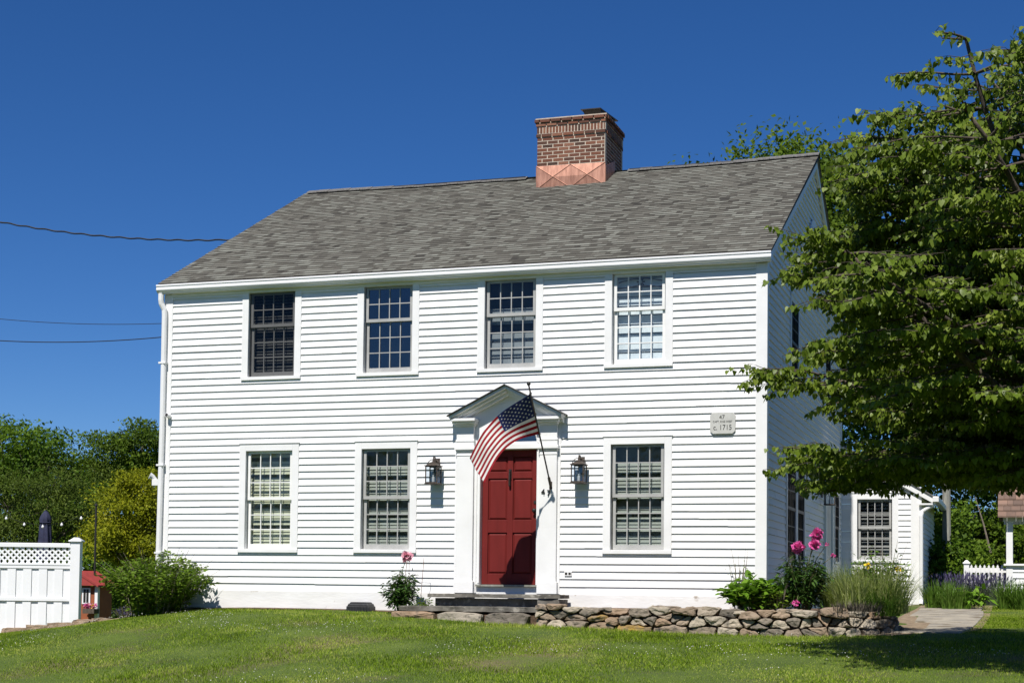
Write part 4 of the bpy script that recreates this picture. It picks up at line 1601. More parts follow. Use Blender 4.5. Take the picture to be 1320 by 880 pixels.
def randdir(n, up=0.0):
    v = rng.standard_normal((n, 3))
    v[:, 2] += up
    return v / np.linalg.norm(v, axis=1, keepdims=True)


def crown_points(blobs, n_clump, per, crad):
    """Leaf positions in clumps scattered near the surface of several lobes."""
    C_, R_ = [], []
    wts = np.array([b[3] * b[4] * b[5] for b in blobs]) ** .7
    wts /= wts.sum()
    ch = rng.choice(len(blobs), n_clump, p=wts)
    B = np.array(blobs)[ch]
    dirs = randdir(n_clump, .15)
    rr = rng.random(n_clump) ** .30
    rr *= 1 + .12 * rng.standard_normal(n_clump)
    cen = B[:, :3] + dirs * rr[:, None] * B[:, 3:6]
    rad = crad * rng.uniform(.6, 1.35, n_clump)
    P = np.repeat(cen, per, axis=0)
    d_ = np.clip(rng.standard_normal((n_clump * per, 3)), -1.5, 1.5) * np.array([1, 1, .62])
    P = P + d_ * np.repeat(rad, per)[:, None] * .55
    tc = np.repeat(rng.normal(0, .13, n_clump), per)
    out = np.repeat(dirs, per, axis=0)
    return P, out, tc


def limb(mb, a, b, r0_, r1_, n=6, wob=.12, seg=7):
    a, b = Vector(a), Vector(b)
    L = (b - a).length
    pts = []
    sd_ = random.uniform(0, 100)
    for k in range(seg + 1):
        t_ = k / seg
        p = a.lerp(b, t_) + mnoise.noise_vector(Vector((sd_, t_ * 2.5, 0))) * wob * L * math.sin(math.pi * t_) * .8
        p.z += .10 * L * math.sin(math.pi * t_ * .9) * .4
        pts.append(p)
    mb.tube(pts, [r0_ + (r1_ - r0_) * k / seg for k in range(seg + 1)], n)
    return pts


def tree(name, base, blobs, n_clump, per, crad, leaf, lmat, label, trunk_r=.2, cat='tree', group=None, up=.5, tmean=.45, droop=.2, aspect=.6, trunk_h=None):
    base = Vector(base)
    t = thing(name, base, label, cat, group)
    mb = MB(base)
    top = np.array(blobs)[:, :3].mean(axis=0)
    th_ = trunk_h or max(.3, (top[2] - base.z) * .55)
    tp = Vector((base.x + (top[0] - base.x) * .4, base.y + (top[1] - base.y) * .4, base.z + th_))
    pts = limb(mb, base - Vector((0, 0, .2)), tp, trunk_r, trunk_r * .6, 8, .05)
    for b in blobs:
        e = limb(mb, tp - Vector((0, 0, th_ * .15)), b[:3], trunk_r * .5, trunk_r * .14, 6)
        for k in range(5):
            v = randdir(1, .3)[0] * np.array(b[3:6]) * .85
            limb(mb, e[random.randint(3, 6)], Vector(b[:3]) + Vector(v), trunk_r * .16, trunk_r * .03, 5)
    mb.build('trunk', M['bark'], t, smooth=True)
    P, out, tc = crown_points(blobs, n_clump, per, crad)
    n = len(P)
    D = out * .6 + rng.standard_normal((n, 3)) * .7
    D[:, 2] -= droop
    N = randdir(n, up) + out * .5 - np.array(SUN) * .7
    L = leaf * rng.uniform(.65, 1.3, n)
    tint = np.clip(tmean + tc + rng.normal(0, .16, n), 0, 1)
    V, Fq, ti = leaves(P, D, N, L, L * aspect, tint)
    np_mesh('crown', V, Fq, lmat, t, ti, base)
    return t


wood_blobs = [(x_ + random.uniform(-2, 2), -58 + random.uniform(-4, 4), 3.5 + random.uniform(-1, 1.5), 5.5, 4, 5.5) for x_ in range(-46, 48, 7)]
P, out, tc = crown_points(wood_blobs, 420, 60, 1.6)
Lw = .5 * rng.uniform(.65, 1.3, len(P))
V, Fq, ti = leaves(P, out + rng.standard_normal((len(P), 3)), randdir(len(P), .5), Lw, Lw * .7, np.clip(.45 + tc, 0, 1))
tag(np_mesh('wood', V, Fq, M['oak'], None, ti), kind='stuff')

# the redbud at the right: real branch structure with heart leaves hanging along the sprays
def redbud():
    base = Vector((4.75, -5.4, h1(4.75, -5.4)))
    t = thing('redbud_tree', base, 'broad tree with drooping heart-shaped leaves reaching in front of right house corner', 'tree')
    mb = MB(base)
    P, D, N, TT = [], [], [], []
    rd = random.Random(21)

    def reach(p):
        z = p.z
        Z_ = [(.5, 3.4), (1.3, 4.0), (2.4, 4.3), (3.1, 3.75), (3.7, 3.85), (4.2, 3.25), (5.1, 3.25), (5.5, 2.6), (6.0, 1.0)]
        r_ = Z_[0][1]
        for (za, ra), (zb2, rb) in zip(Z_[:-1], Z_[1:]):
            if za <= z <= zb2:
                r_ = ra + (rb - ra) * (z - za) / (zb2 - za)
        if z > 6.0:
            r_ = .8
        return r_ * (1 + .16 * mnoise.noise(p * .75 + Vector((3, 1, 7))))

    def blocked(p):
        if math.hypot(p.x - 4.75, p.y + 5.4) > reach(p):
            return True
        return (p.x < .12 and p.y > -.35) or p.z < .90 + .16 * mnoise.noise(p * .9) + (.26 if p.x > 2.6 else 0) or p.z > 5.55 + .30 * mnoise.noise(p * .8)

    def spray(p0, direction, length, r_):
        """A nearly level branch carrying twigs and drooping leaves."""
        pts = [Vector(p0)]
        d_ = Vector(direction).normalized()
        n = max(4, int(length / .11))
        shade = rd.gauss(0, .09)
        side = 1
        for k in range(n):
            d_ = (d_ + Vector((rd.uniform(-.22, .22), rd.uniform(-.22, .22), rd.uniform(-.13, .10)))).normalized()
            d_.z = max(-.25, min(.55, d_.z - .010))
            q = pts[-1] + d_ * (length / n)
            if blocked(q):
                break
            pts.append(q)
            if k > 1:
                for _ in range(2 if k > n * .3 else 1):
                    side = -side
                    sd_ = Vector((-d_.y, d_.x, 0)).normalized() * side
                    tw = (sd_ * rd.uniform(.5, 1) + d_ * rd.uniform(.2, .8)).normalized()
                    tl = rd.uniform(.10, .42)
                    e = q + tw * tl + Vector((0, 0, rd.uniform(-.05, .05)))
                    if blocked(e):
                        continue
                    mb.tube([q, q.lerp(e, .5) + Vector((0, 0, .015)), e], [.004, .003, .002], 4, caps=False)
                    m_ = max(3, int(tl / .026))
                    for j in range(m_):
                        lp = q.lerp(e, (j + .6) / m_)
                        add_leaf(lp, tw, shade)
            for _ in range(3):
                add_leaf(q - d_ * rd.uniform(0, .11), d_, shade)
        if len(pts) > 1:
            mb.tube(pts, [r_ * (1 - .8 * k / len(pts)) + .002 for k in range(len(pts))], 5, caps=False)
        return pts

    def add_leaf(p, along, shade):
        off = Vector((rd.uniform(-.04, .04), rd.uniform(-.04, .04), rd.uniform(-.035, .01)))
        P.append(tuple(p + off))
        a = rd.uniform(0, 6.283)
        hx = Vector((math.cos(a), math.sin(a), 0))
        dd = along * .35 + hx * .55 + Vector((0, 0, -rd.uniform(.45, 1.3)))
        D.append(tuple(dd))
        nn = hx * .9 + Vector((rd.uniform(-.4, .4), rd.uniform(-.9, .2), rd.uniform(.2, 1.0)))
        N.append(tuple(nn))
        TT.append(min(1, max(0, .46 + shade + rd.gauss(0, .17))))

    fork = base + Vector((-.05, .05, 1.55))
    mb.tube([base - Vector((0, 0, .2)), base + Vector((.02, 0, .5)), fork], [.19, .15, .13], 9)
    ends = []
    for k in range(27):
        az = math.pi * (.28 + 1.5 * ((k * 11) % 27 + rd.uniform(-.2, .2)) / 27)
        if k >= 23:
            az = rd.uniform(-.6, 1.0)
        el = [.50, .95, 1.20, .36, .80, 1.08, .90, 1.30, .64][k % 9]
        Lg = rd.uniform(3.6, 4.5) if el < .7 else rd.uniform(5.3, 6.2) if el < 1.1 else rd.uniform(4.4, 5.0)
        d_ = Vector((math.cos(az) * math.cos(el), math.sin(az) * math.cos(el), math.sin(el)))
        pts = [fork + Vector((rd.uniform(-.08, .08), rd.uniform(-.08, .08), rd.uniform(-.2, .15)))]
        n = 16
        for j in range(n):
            d_ = (d_ + Vector((rd.uniform(-.11, .11), rd.uniform(-.11, .11), rd.uniform(-.11, .06) if el < .7 else rd.uniform(-.09, .07)))).normalized()
            pts.append(pts[-1] + d_ * Lg / n)
        pts = [p for p in pts if not (p.x < .12 and p.y > -.35) and p.z < 6.0 and math.hypot(p.x - 4.75, p.y + 5.4) < reach(p)]
        for j, p in enumerate(pts):
            if j > 3 and p.z < 1.12:
                pts = pts[:j]
                break
        mb.tube(pts, [.062 * (1 - .86 * j / len(pts)) + .005 for j in range(len(pts))], 7)
        for j in range(3, len(pts)):
            for _ in range(3 if j < 9 else 4):
                a2 = rd.uniform(0, 6.283)
                dh = Vector((math.cos(a2), math.sin(a2), 0))
                out = (pts[j] - fork)
                out.z = 0
                if out.length > .01:
                    dh = (dh + out.normalized() * .75).normalized()
                spray(pts[j], dh + Vector((0, 0, rd.uniform(-.05, .35))), rd.uniform(.7, 1.5) * (1.0 if j < len(pts) - 3 else .75), .013)
        spray(pts[-1], d_, .9, .012)
    # long low boughs that reach in front of the house corner
    free = blocked

    def blocked(p):
        return (p.x < .12 and p.y > -.35) or p.z < .72
    for tip, ns in ((Vector((1.12, -5.3, 2.42)), 3), (Vector((1.62, -5.6, 1.42)), 3), (Vector((1.55, -5.3, 3.62)), 3), (Vector((2.25, -5.2, 1.45)), 2), (Vector((2.6, -6.0, 1.42)), 3), (Vector((1.8, -4.9, 2.75)), 2), (Vector((2.35, -5.6, 4.85)), 3), (Vector((2.5, -5.6, 5.15)), 3), (Vector((3.3, -5.2, 5.35)), 3), (Vector((2.2, -5.6, 4.25)), 3), (Vector((2.2, -6.0, 4.5)), 3), (Vector((3.9, -5.6, 5.5)), 3), (Vector((2.8, -4.6, 4.9)), 3)):
        pts = []
        for j in range(19):
            f_ = j / 18
            q = fork.lerp(tip, f_)
            q.z += (.28 if tip.z < 3 else .6) * math.sin(math.pi * f_ ** .8)
            q += mnoise.noise_vector(tip * 3 + Vector((f_ * 3, 0, 0))) * .14 * math.sin(math.pi * f_)
            pts.append(q)
        mb.tube(pts, [.045 * (1 - .88 * j / 19) + .004 for j in range(19)], 7)
        ax = (tip - fork)
        ax.z = 0
        ax.normalize()
        for j in range(7, 19):
            for e_ in range(ns if j < 16 else 2):
                sd_ = Vector((-ax.y, ax.x, 0)) * (1 if (j + e_) % 2 else -1)
                spray(pts[j], ax * rd.uniform(.3, 1.1) + sd_ * rd.uniform(.2, 1) + Vector((0, 0, rd.uniform(-.25, .15))), rd.uniform(.35, .75), .008)
        spray(pts[-1], ax, .35, .006)
    mb.build('trunk', M['bark'], t, smooth=True)
    P_, D_, N_, T_ = map(np.array, (P, D, N, TT))
    N_ = N_ - np.array(SUN) * .45
    n = len(P_)
    L = rng.uniform(.044, .078, n)
    V, Fq, ti = leaves(P_, D_, N_, L, L * .92, T_, .18, heart=True)
    np_mesh('crown', V, Fq, M['redbud'], t, ti, base)
    print('redbud leaves', n)


redbud()


def blob(px, py, y, rx, ry, rz):
    p = at(px, py, y)
    return (p.x, p.y, p.z, rx, ry, rz)


def gz(px, y):
    p = at(px, 760, y)
    return (p.x, y, h1(p.x, y))


# trees behind the house and on the right
tree('maple_tree', gz(1010, 19), [blob(960, 226, 19, 1.35, 1.8, .65), blob(1025, 222, 19, 1.3, 1.8, .75), blob(1050, 300, 18, 1.7, 2.0, 1.7), blob(1080, 420, 18, 2.3, 2.4, 2.5), blob(1000, 300, 20, 1.8, 2.0, 1.4)],
     190, 170, .95, .15, M['maple'], 'tall dark maple rising behind the right end of the roof', .28, up=.6)
tree('broadleaf_tree', gz(1160, 22), [blob(1160, 470, 22, 3.2, 2.6, 3.0), blob(1130, 380, 22, 2.2, 2.2, 2.0), blob(1200, 560, 21, 2.6, 2.4, 2.0)],
     170, 170, .95, .15, M['oak'], 'dark green tree directly behind the low white wing', .25)
tree('broadleaf_tree', gz(1290, 24), [blob(1290, 500, 24, 3.4, 2.6, 2.6), blob(1340, 420, 24, 3.0, 2.6, 2.6), blob(1270, 590, 23, 2.6, 2.2, 1.6)],
     170, 170, .95, .16, M['oak'], 'dark green tree standing behind the wooden well house', .25)
for k, (px, py, y, rx, rz, m_, lb) in enumerate([
        (1215, 705, 15.5, .95, .95, 'lilac', 'leafy shrub at foot of the weathered wooden post'),
        (1235, 655, 21, 1.6, 1.7, 'lilac', 'tall light green shrub behind the weathered wooden post'),
        (1270, 700, 20, 1.7, .8, 'maple', 'olive hedge bush behind the white picket fence'),
        (1320, 695, 21, 1.5, .9, 'maple', 'olive hedge bush seen through the well house opening'),
        (1200, 735, 13.0, .55, .75, 'oak', 'dark rounded bush beside the corner of white wing')]):
    b = blob(px, py, y, rx, rx * .9, rz)
    tree('bush', gz(px, y), [b, (b[0] + rx * .4, b[1] + .2, b[2] - rz * .4, rx * .7, rx * .6, rz * .6), (b[0] - rx * .4, b[1] + .1, b[2] - rz * .45, rx * .7, rx * .6, rz * .6)],
         130, 50, .32, .11, M[m_], lb, .05, 'bush', 'bushes beyond the white wing', trunk_h=.4)
# left side background
for px, py, y, rx, rz, lb in ((128, 735, 13, .9, .75, 'dark shrub behind the playhouse roof left of corner shrub'), (185, 730, 12, 1.0, .9, 'dark shrub under the golden maple beside the downspout')):
    b = blob(px, py, y, rx, rx * .8, rz)
    tree('bush', gz(px, y), [b, (b[0], b[1], b[2] - .7, rx, rx * .8, rz)], 130, 60, .34, .11, M['oak'], lb, .05, 'bush', 'dark shrubs left of the house', trunk_h=.4)
tree('broadleaf_tree', gz(35, 34), [blob(20, 645, 34, 2.9, 3, 2.9), blob(62, 598, 33, 1.5, 2.0, 1.25), blob(-10, 580, 34, 1.9, 2, 1.3), blob(90, 650, 32, 1.0, 2, 2.0)],
     85, 420, .95, .16, M['oak'], 'large dark green tree above the white lattice fence', .35)
tree('broadleaf_tree', gz(165, 40), [blob(165, 615, 40, 2.2, 2.4, 2.0), blob(182, 580, 40, 1.5, 2, 1.2), blob(128, 625, 40, 1.4, 2, 1.6)],
     60, 400, .85, .15, M['maple'], 'grey green tree beyond the golden maple left of house', .3)
tree('hemlock_tree', gz(30, 20), [blob(10, 670, 20, 1.9, 1.5, 1.6), blob(60, 660, 20.5, 1.3, 1.3, 1.5), blob(110, 665, 21, 1.2, 1.2, 1.7), blob(-40, 660, 20, 1.8, 1.5, 1.8)],
     80, 330, .62, .11, M['hemlock'], 'feathery evergreen right behind the white fence and umbrella', .15, up=.9, droop=.5, aspect=.35)
tree('golden_maple', gz(165, 10), [blob(170, 665, 10, .95, .95, 1.0), blob(150, 700, 9.6, .85, .8, .7), blob(190, 640, 10.3, .75, .8, .7), blob(135, 690, 10, .55, .6, .5), blob(200, 690, 10, .7, .7, 1.0)],
     150, 170, .34, .08, M['gold'], 'yellow green spreading maple beside the left house corner', .07, up=1.3, droop=.15, aspect=.5)


def bush_stems(name, base, stems, leafn, leaf, lmat, label, cat, spread, height, twigs=0, droop=.1, up=.5, group=None, aspect=.5, tm=.5, low=.12, org=None, stemmat='stem', heart=False):
    base = Vector(base)
    t = thing(name, base, label, cat, group)
    mb = MB(base)
    P, D, N, T = [], [], [], []
    for k in range(stems):
        a = random.uniform(0, 6.283)
        rr = spread * math.sqrt(random.random())
        hh_ = height * (1 - .35 * (rr / spread) ** 2) * random.uniform(.75, 1.05)
        tip = base + Vector((math.cos(a) * rr, math.sin(a) * rr * .8, hh_))
        st_ = base + Vector((math.cos(a) * rr * .25, math.sin(a) * rr * .25, -.03))
        mid = st_.lerp(tip, .5) + Vector((0, 0, .08 * hh_))
        mb.tube([st_, mid, tip], [.006, .005, .0025], 5)
        sh = random.gauss(0, .10)
        for j in range(leafn):
            f_ = low + (1 - low) * (j + random.random()) / leafn
            p = st_.lerp(mid, f_ * 2) if f_ < .5 else mid.lerp(tip, f_ * 2 - 1)
            v = Vector((random.gauss(0, 1), random.gauss(0, 1), random.gauss(0, .35)))
            v.normalize()
            P.append(p + v * random.uniform(.01, .07))
            D.append(v + Vector((0, 0, .25 - droop - .3 * random.random())))
            N.append(Vector((random.gauss(0, .5), random.gauss(0, .5), up + .6)))
            T.append(min(1, max(0, tm + sh + random.gauss(0, .17))))
    for k in range(twigs):
        a = random.uniform(0, 6.283)
        rr = spread * random.uniform(.3, 1.15)
        tip = base + Vector((math.cos(a) * rr, math.sin(a) * rr * .6, height * random.uniform(.7, 1.12)))
        mb.tube([base + Vector((math.cos(a) * rr * .4, math.sin(a) * rr * .3, 0)), base.lerp(tip, .6) + Vector((.02, 0, .05)), tip], [.005, .004, .0015], 4, 1)
    mb.build('stems', [M[stemmat], M['twig']], t)
    P, D, N, T = (np.array([tuple(q) for q in P]), np.array([tuple(q) for q in D]), np.array([tuple(q) for q in N]), np.array(T))
    L = leaf * rng.uniform(.6, 1.25, len(P))
    V, Fq, ti = leaves(P, D, N, L, L * aspect, T, heart=heart)
    np_mesh('foliage', V, Fq, M[lmat], t, ti, base)
    return t


def strap_clump(name, base, n, length, width, lmat, label, cat, spread=.12, arch=.7, group=None, tm=.5, seg=5):
    base = Vector(base)
    t = thing(name, base, label, cat, group)
    V, Fc, T = [], [], []
    for k in range(n):
        a = random.uniform(0, 6.283)
        L = length * random.uniform(.55, 1.1)
        lean = random.uniform(.1, 1) * arch
        dirv = Vector((math.cos(a), math.sin(a), 0))
        sidev = Vector((-math.sin(a), math.cos(a), 0))
        rr = spread * math.sqrt(random.random())
        p0 = base + Vector((math.cos(a + random.uniform(-1, 1)) * rr, math.sin(a + random.uniform(-1, 1)) * rr, -.02))
        wd = width * random.uniform(.6, 1.2)
        tt = min(1, max(0, random.gauss(tm, .2)))
        el = math.pi / 2 - lean * .35
        p = p0.copy()
        i0 = len(V)
        for j in range(seg + 1):
            f_ = j / seg
            ww = wd * (1 - f_ ** 2) * .5 + .0006
            V += [tuple(p - sidev * ww), tuple(p + sidev * ww)]
            T += [tt, tt]
            el -= lean * 2.3 / seg * (f_ + .25)
            p = p + (dirv * math.cos(el) + Vector((0, 0, math.sin(el)))) * (L / seg)
        for j in range(seg):
            Fc.append((i0 + 2 * j, i0 + 2 * j + 1, i0 + 2 * j + 3, i0 + 2 * j + 2))
    np_mesh('blades', np.array(V), np.array(Fc), M[lmat], t, np.array(T), base)
    return t


def bloom(parent, org, c, r_, material, n=70):
    """Ruffled peony head: many cupped petals."""
    c = np.array(c)
    dirs = randdir(n, .35)
    P = np.repeat(c[None], n, 0) + dirs * r_ * rng.uniform(.1, .55, n)[:, None]
    L = r_ * rng.uniform(.5, .95, n)
    V, Fq, ti = leaves(P, dirs + randdir(n) * .3, randdir(n, .6), L, L * 1.15, rng.random(n), .5)
    o = np_mesh('flower', V, Fq, material, parent, ti, org)
    return o


random.seed(17)
# shrub at the left corner of the house
b0 = Vector((-9.75, -.55, h1(-9.75, -.55)))
bush_stems('corner_shrub', b0, 120, 85, .078, 'lilac', 'bright green shrub with dry twigs at left house corner', 'shrub', 1.02, 1.0, 34, droop=.0, up=.3, low=.04)
# pale pink peony by the steps
pq = Vector((-5.47, -.55, h1(-5.47, -.55)))
t = bush_stems('peony_plant', pq, 30, 44, .095, 'peony', 'dark green peony with one pale pink bloom left of steps', 'peony', .30, .70, droop=.25, aspect=.33, low=.3)
ft = at(524.5, 717, -.60)
mb = MB(pq)
mb.tube([pq + Vector((0, 0, .1)), pq + Vector((-.02, 0, .6)), ft], [.007, .006, .004], 6)
mb.build('flower_stem', M['stem'], t)
bloom(t, pq, ft, .085, M['pink'])
bush_stems('low_plant', (-5.08, -.62, -.50), 14, 12, .075, 'lilac', 'small yellow green plant against the stone step end', 'plant', .15, .30, low=.2)
# wire plant support
sup = thing('plant_support', (-5.22, -.30, -.45), 'thin rusty wire support hoop behind the pale pink peony', 'support')
mb = MB((-5.22, -.30, -.45))
a, b = at(527, 718, -.3), at(545, 719, -.3)
mb.tube([(a.x - .13, -.3, -.45), (a.x - .02, -.3, a.z), (b.x + .02, -.3, b.z), (b.x - .04, -.3, -.45)], .0045, 5)
c = at(526, 718, -.3)
mb.tube([(c.x, -.25, -.45), (c.x, -.25, c.z)], .0035, 5)
mb.build('wire', M['rust'], sup)
# garden bed on the wall
bush_stems('hydrangea_bush', (-.06, -.62, -.33), 70, 18, .11, 'hydrangea', 'low bush of broad light green leaves below the house plaque', 'bush', .47, .46, 5, droop=.1, aspect=.85, up=.9, low=.25, heart=True)
bush_stems('spindly_plant', (-.35, -.25, -.33), 9, 5, .04, 'daylily', 'spindly stalks with small buds rising against the clapboards', 'plant', .28, .80, 8, low=.6)
pm = Vector((.62, -.62, -.33))
t = bush_stems('peony_bush', pm, 52, 46, .105, 'peony', 'dark peony bush with magenta blooms at right house corner', 'peony', .38, .82, droop=.3, aspect=.32, low=.2)
mb = MB(pm)
fl = [((1028.5, 706), -.78, .085), ((1053, 689), -.60, .088), ((1050, 702), -.72, .075), ((1074.5, 716), -.5, .035), ((1066, 701), -.45, .026), ((1026.5, 777), -.95, .05)]
for (px, py), yy, r_ in fl:
    c = at(px, py, yy)
    mb.tube([pm + Vector((0, 0, .15)), (pm + Vector((0, 0, .2))).lerp(c, .6) + Vector((0, 0, .1)), c], [.007, .006, .004], 6)
    bloom(t, pm, c, r_, M['magenta'], 80 if r_ > .05 else 24)
mb.build('flower_stem', M['stem'], t)
bush_stems('weedy_plant', (.30, -.75, -.33), 30, 12, .075, 'lilac', 'olive leafy plant between hydrangea leaves and magenta peony', 'plant', .30, .36, 10, low=.2)
strap_clump('iris_clump', (1.30, -.70, -.33), 120, .52, .026, 'sedge', 'pale green arching iris blades on right end of wall', 'iris', .20, .85, tm=.8)
strap_clump('ornamental_grass', (1.55, -.20, -.33), 1700, .74, .009, 'sedge', 'fine feathery grass mound in front of the white wing', 'grass plant', .48, .95, tm=.75)
strap_clump('ornamental_grass', (1.10, .20, -.33), 900, .64, .008, 'sedge', 'fine grass tuft between magenta peony and grass mound', 'grass plant', .32, .75, tm=.5)
strap_clump('ornamental_grass', (1.72, -.62, -.36), 500, .46, .010, 'daylily', 'darker grass tuft spilling over the rounded wall end', 'grass plant', .24, 1.0, tm=.35)
strap_clump('dry_groundcover', (1.42, -1.02, -.30), 420, .17, .010, 'dry', 'dry grey groundcover on top of the stone wall end', 'groundcover', .34, 1.1, tm=.5)
yl = Vector((1.62, .35, -.33))
t = bush_stems('yellow_flower_plant', yl, 60, 34, .07, 'daylily', 'tall green plant with yellow flower below the wing window', 'plant', .44, .92, 6, low=.15, tm=.6)
for (px, py, yy, r_) in ((1118, 729, 0.1, .06), (1158, 734, 0.3, .045)):
    bloom(t, yl, at(px, py, yy), r_, M['yellow'], 18)
# right end plants
for px, y, n, L, lb in ((1212, 8.3, 330, .62, 'bright green daylily clump at corner of the white wing'), (1232, 7.9, 260, .55, 'bright green daylily clump between wing corner and hosta'), (1305, 8.6, 300, .62, 'green daylily clump at foot of the well house'), (1326, 8.2, 260, .62, 'green daylily clump at the right edge of lawn')):
    p = gz(px, y)
    strap_clump('daylily_clump', p, n, L, .024, 'daylily', lb, 'daylily', .25, .8, 'daylily clumps by the path', tm=.5)
p = gz(1251, 7.9)
bush_stems('hosta_plant', p, 26, 4, .20, 'hydrangea', 'broad leaved hosta with lit leaves beside the path end', 'hosta', .34, .42, droop=.5, aspect=.5, low=.6, tm=.45)
for px, y, lb in ((1243, 10.6, 'lavender clump behind the bright daylilies'), (1262, 10.9, 'lavender clump along foot of the white picket fence'), (1280, 10.5, 'lavender clump beside the well house post'), (1222, 11.0, 'small lavender clump beside dark rounded bush')):
    p = Vector(gz(px, y))
    t = strap_clump('lavender_clump', p, 520, .52, .009, 'lavleaf', lb, 'lavender', .30, .65, 'lavender clumps along the picket fence', tm=.4)
    n = 260
    a = rng.uniform(0, 6.283, n)
    rr = .42 * np.sqrt(rng.random(n))
    P = np.stack([p.x + np.cos(a) * rr, p.y + np.sin(a) * rr, p.z + .48 + rng.uniform(-.12, .14, n) - rr * .25], 1)
    D = np.stack([np.cos(a) * rr, np.sin(a) * rr, np.ones(n)], 1)
    L_ = rng.uniform(.06, .12, n)
    V, Fq, ti = leaves(P, D, randdir(n), L_, L_ * .22, rng.random(n))
    tag(np_mesh('spikes', V, Fq, M['lavender'], t, ti, p), kind='stuff')

# ------------------------------------------------------------------ the low wing behind the house
EY = 9.90
wing = thing('white_wing', (1.0, EY, -.35), 'low white clapboard wing with gable end behind right house corner', 'building')
EO = (1.0, EY, -.35)
EXR = 1.60
ER = (-1.6, 3.95)
ez = lambda x: ER[1] - abs(x - ER[0]) * .585
mb = MB(EO)
efr = lambda u, o, z: (u, EY - o, z)
ewl = (.345, 1.045, .62, 1.86)
siding(mb, efr, .02, EXR - .10, courses(-.27, 3.2), [(ewl[0] - .05, ewl[1] + .05, ewl[2] - .03, ewl[3] + .03)], lim=lambda z: (.02, ER[0] + (ER[1] - .05 - z) / .585))
esd = lambda u, o, z: (EXR + o, u, z)
siding(mb, esd, EY + .1, EY + 5, courses(-.27, ez(EXR)), [])
mb.build('wall', M['siding'], wing)
mb = MB(EO)
mb.box(EXR - .185, EXR + .025, EY - .03, EY + .01, -.28, ez(EXR) + .02)
mb.box(EXR, EXR + .025, EY + .01, EY + .12, -.28, ez(EXR) + .02)
mb.build('corner_board', M['trim'], wing, bevel=.004)
mb = MB(EO)
mb.box(.0, EXR + .02, EY - .02, EY + .02, -.60, -.275)
mb.box(EXR - .01, EXR + .02, EY + .02, EY + 5, -.60, -.275)
mb.build('base_board', M['base'], wing)
mb = MB(EO)
xo = EXR + .25
mb.prism([(ER[0], EY - .09, ER[1] - .03), (xo, EY - .09, ez(xo) - .03), (xo, EY - .09, ez(xo) - .16), (ER[0], EY - .09, ER[1] - .19)], (0, .085, 0))
mb.box(EXR - .02, xo, EY - .11, EY + .02, ez(xo) - .20, ez(xo) - .165)
mb.build('rake_board', M['trim'], wing, bevel=.003)
mb = MB(EO)
mb.prism([(ER[0], EY - .12, ER[1]), (xo + .04, EY - .12, ez(xo + .04)), (xo + .04, EY - .12, ez(xo + .04) - .028), (ER[0], EY - .12, ER[1] - .028)], (0, 5.4, 0))
mb.prism([(ER[0], YB + .05, ER[1]), (ER[0] - 3.5, YB + .05, ER[1] - 2.05), (ER[0] - 3.5, YB + .05, ER[1] - 2.08), (ER[0], YB + .05, ER[1] - .028)], (0, 5.2, 0))
mb.build('roof', M['ridge'], wing)
mb = MB(EO)
mb.box(xo, xo + .12, EY - .13, EY + 5.2, ez(xo) - .14, ez(xo) - .03)
mb.build('gutter', M['gutter'], wing, bevel=.01)
mb = MB(EO)
mb.tube([(xo + .02, EY - .02, ez(xo) - .14), (xo + .0, EY - .03, ez(xo) - .20), (xo - .12, EY - .045, ez(xo) - .27), (EXR + .045, EY - .05, ez(xo) - .33), (EXR + .02, EY - .075, ez(xo) - .42), (EXR + .02, EY - .075, -.18), (EXR + .02, EY - .16, -.28)], .042, 10)
mb.build('downspout', M['gutter'], wing)
window('window', lambda u, y, z: (u, y + EY, z), ewl[0], ewl[1], ewl[2], ewl[3], 1.27, 2, 3, EO, G['dim'], (B_dim, .035, .035, .5, .68, []), casing=.125, parent=wing, screen=SC['mid'], label='wing window with dark slatted blind')

# ------------------------------------------------------------------ right background objects
p = Vector(gz(1219, 13.2))
t = thing('wooden_post', p, 'weathered grey wooden post with pointed top beyond the wing', 'post')
top = at(1218, 590, 13.2)
mb = MB(p)
mb.lathe((p.x + .02, p.y, p.z), [(.105, -.2), (.10, 1.2), (.085, top.z - p.z - .32), (.10, top.z - p.z - .30), (.085, top.z - p.z - .08), (.02, top.z - p.z)], 10)
mb.build('shaft', M['wood'], t, smooth=False)
t = thing('leaning_stick', at(1277, 706, 16), 'thin pale stick leaning among the hedge bushes', 'stick')
a, b = at(1277, 712, 16), at(1257, 640, 16)
mb = MB(at(1277, 706, 16))
mb.tube([a, a.lerp(b, .5) + Vector((.02, 0, 0)), b], [.028, .02, .01], 6)
mb.build('stick', M['twig'], t)
# picket fence
PY = 11.6
pl0, pl1 = at(1246, 740, PY).x, at(1297, 740, PY).x
zt, zb_ = at(1270, 729, PY).z, at(1270, 764, PY).z
po = (pl0, PY, zb_)
t = thing('picket_fence', po, 'short white picket fence behind the lavender', 'fence')
mb = MB(po)
mb.box(pl0 - .055, pl0 + .055, PY - .055, PY + .055, zb_ - .5, zt + .04)
mb.box(pl0 - .075, pl0 + .075, PY - .075, PY + .075, zt + .04, zt + .075)
mb.hexa([(pl0 - .06, PY - .06, zt + .075), (pl0 + .06, PY - .06, zt + .075), (pl0 + .06, PY + .06, zt + .075), (pl0 - .06, PY + .06, zt + .075),
         (pl0 - .02, PY - .02, zt + .12), (pl0 + .02, PY - .02, zt + .12), (pl0 + .02, PY + .02, zt + .12), (pl0 - .02, PY + .02, zt + .12)])
mb.build('post', M['trim'], t, bevel=.005)
for zz in (zt - .09, zb_ + .08):
    mb = MB(po)
    mb.box(pl0 + .056, pl1, PY - .02, PY + .02, zz - .05, zz + .05)
    mb.build('rail', M['trim'], t)
k = 0
x = pl0 + .10
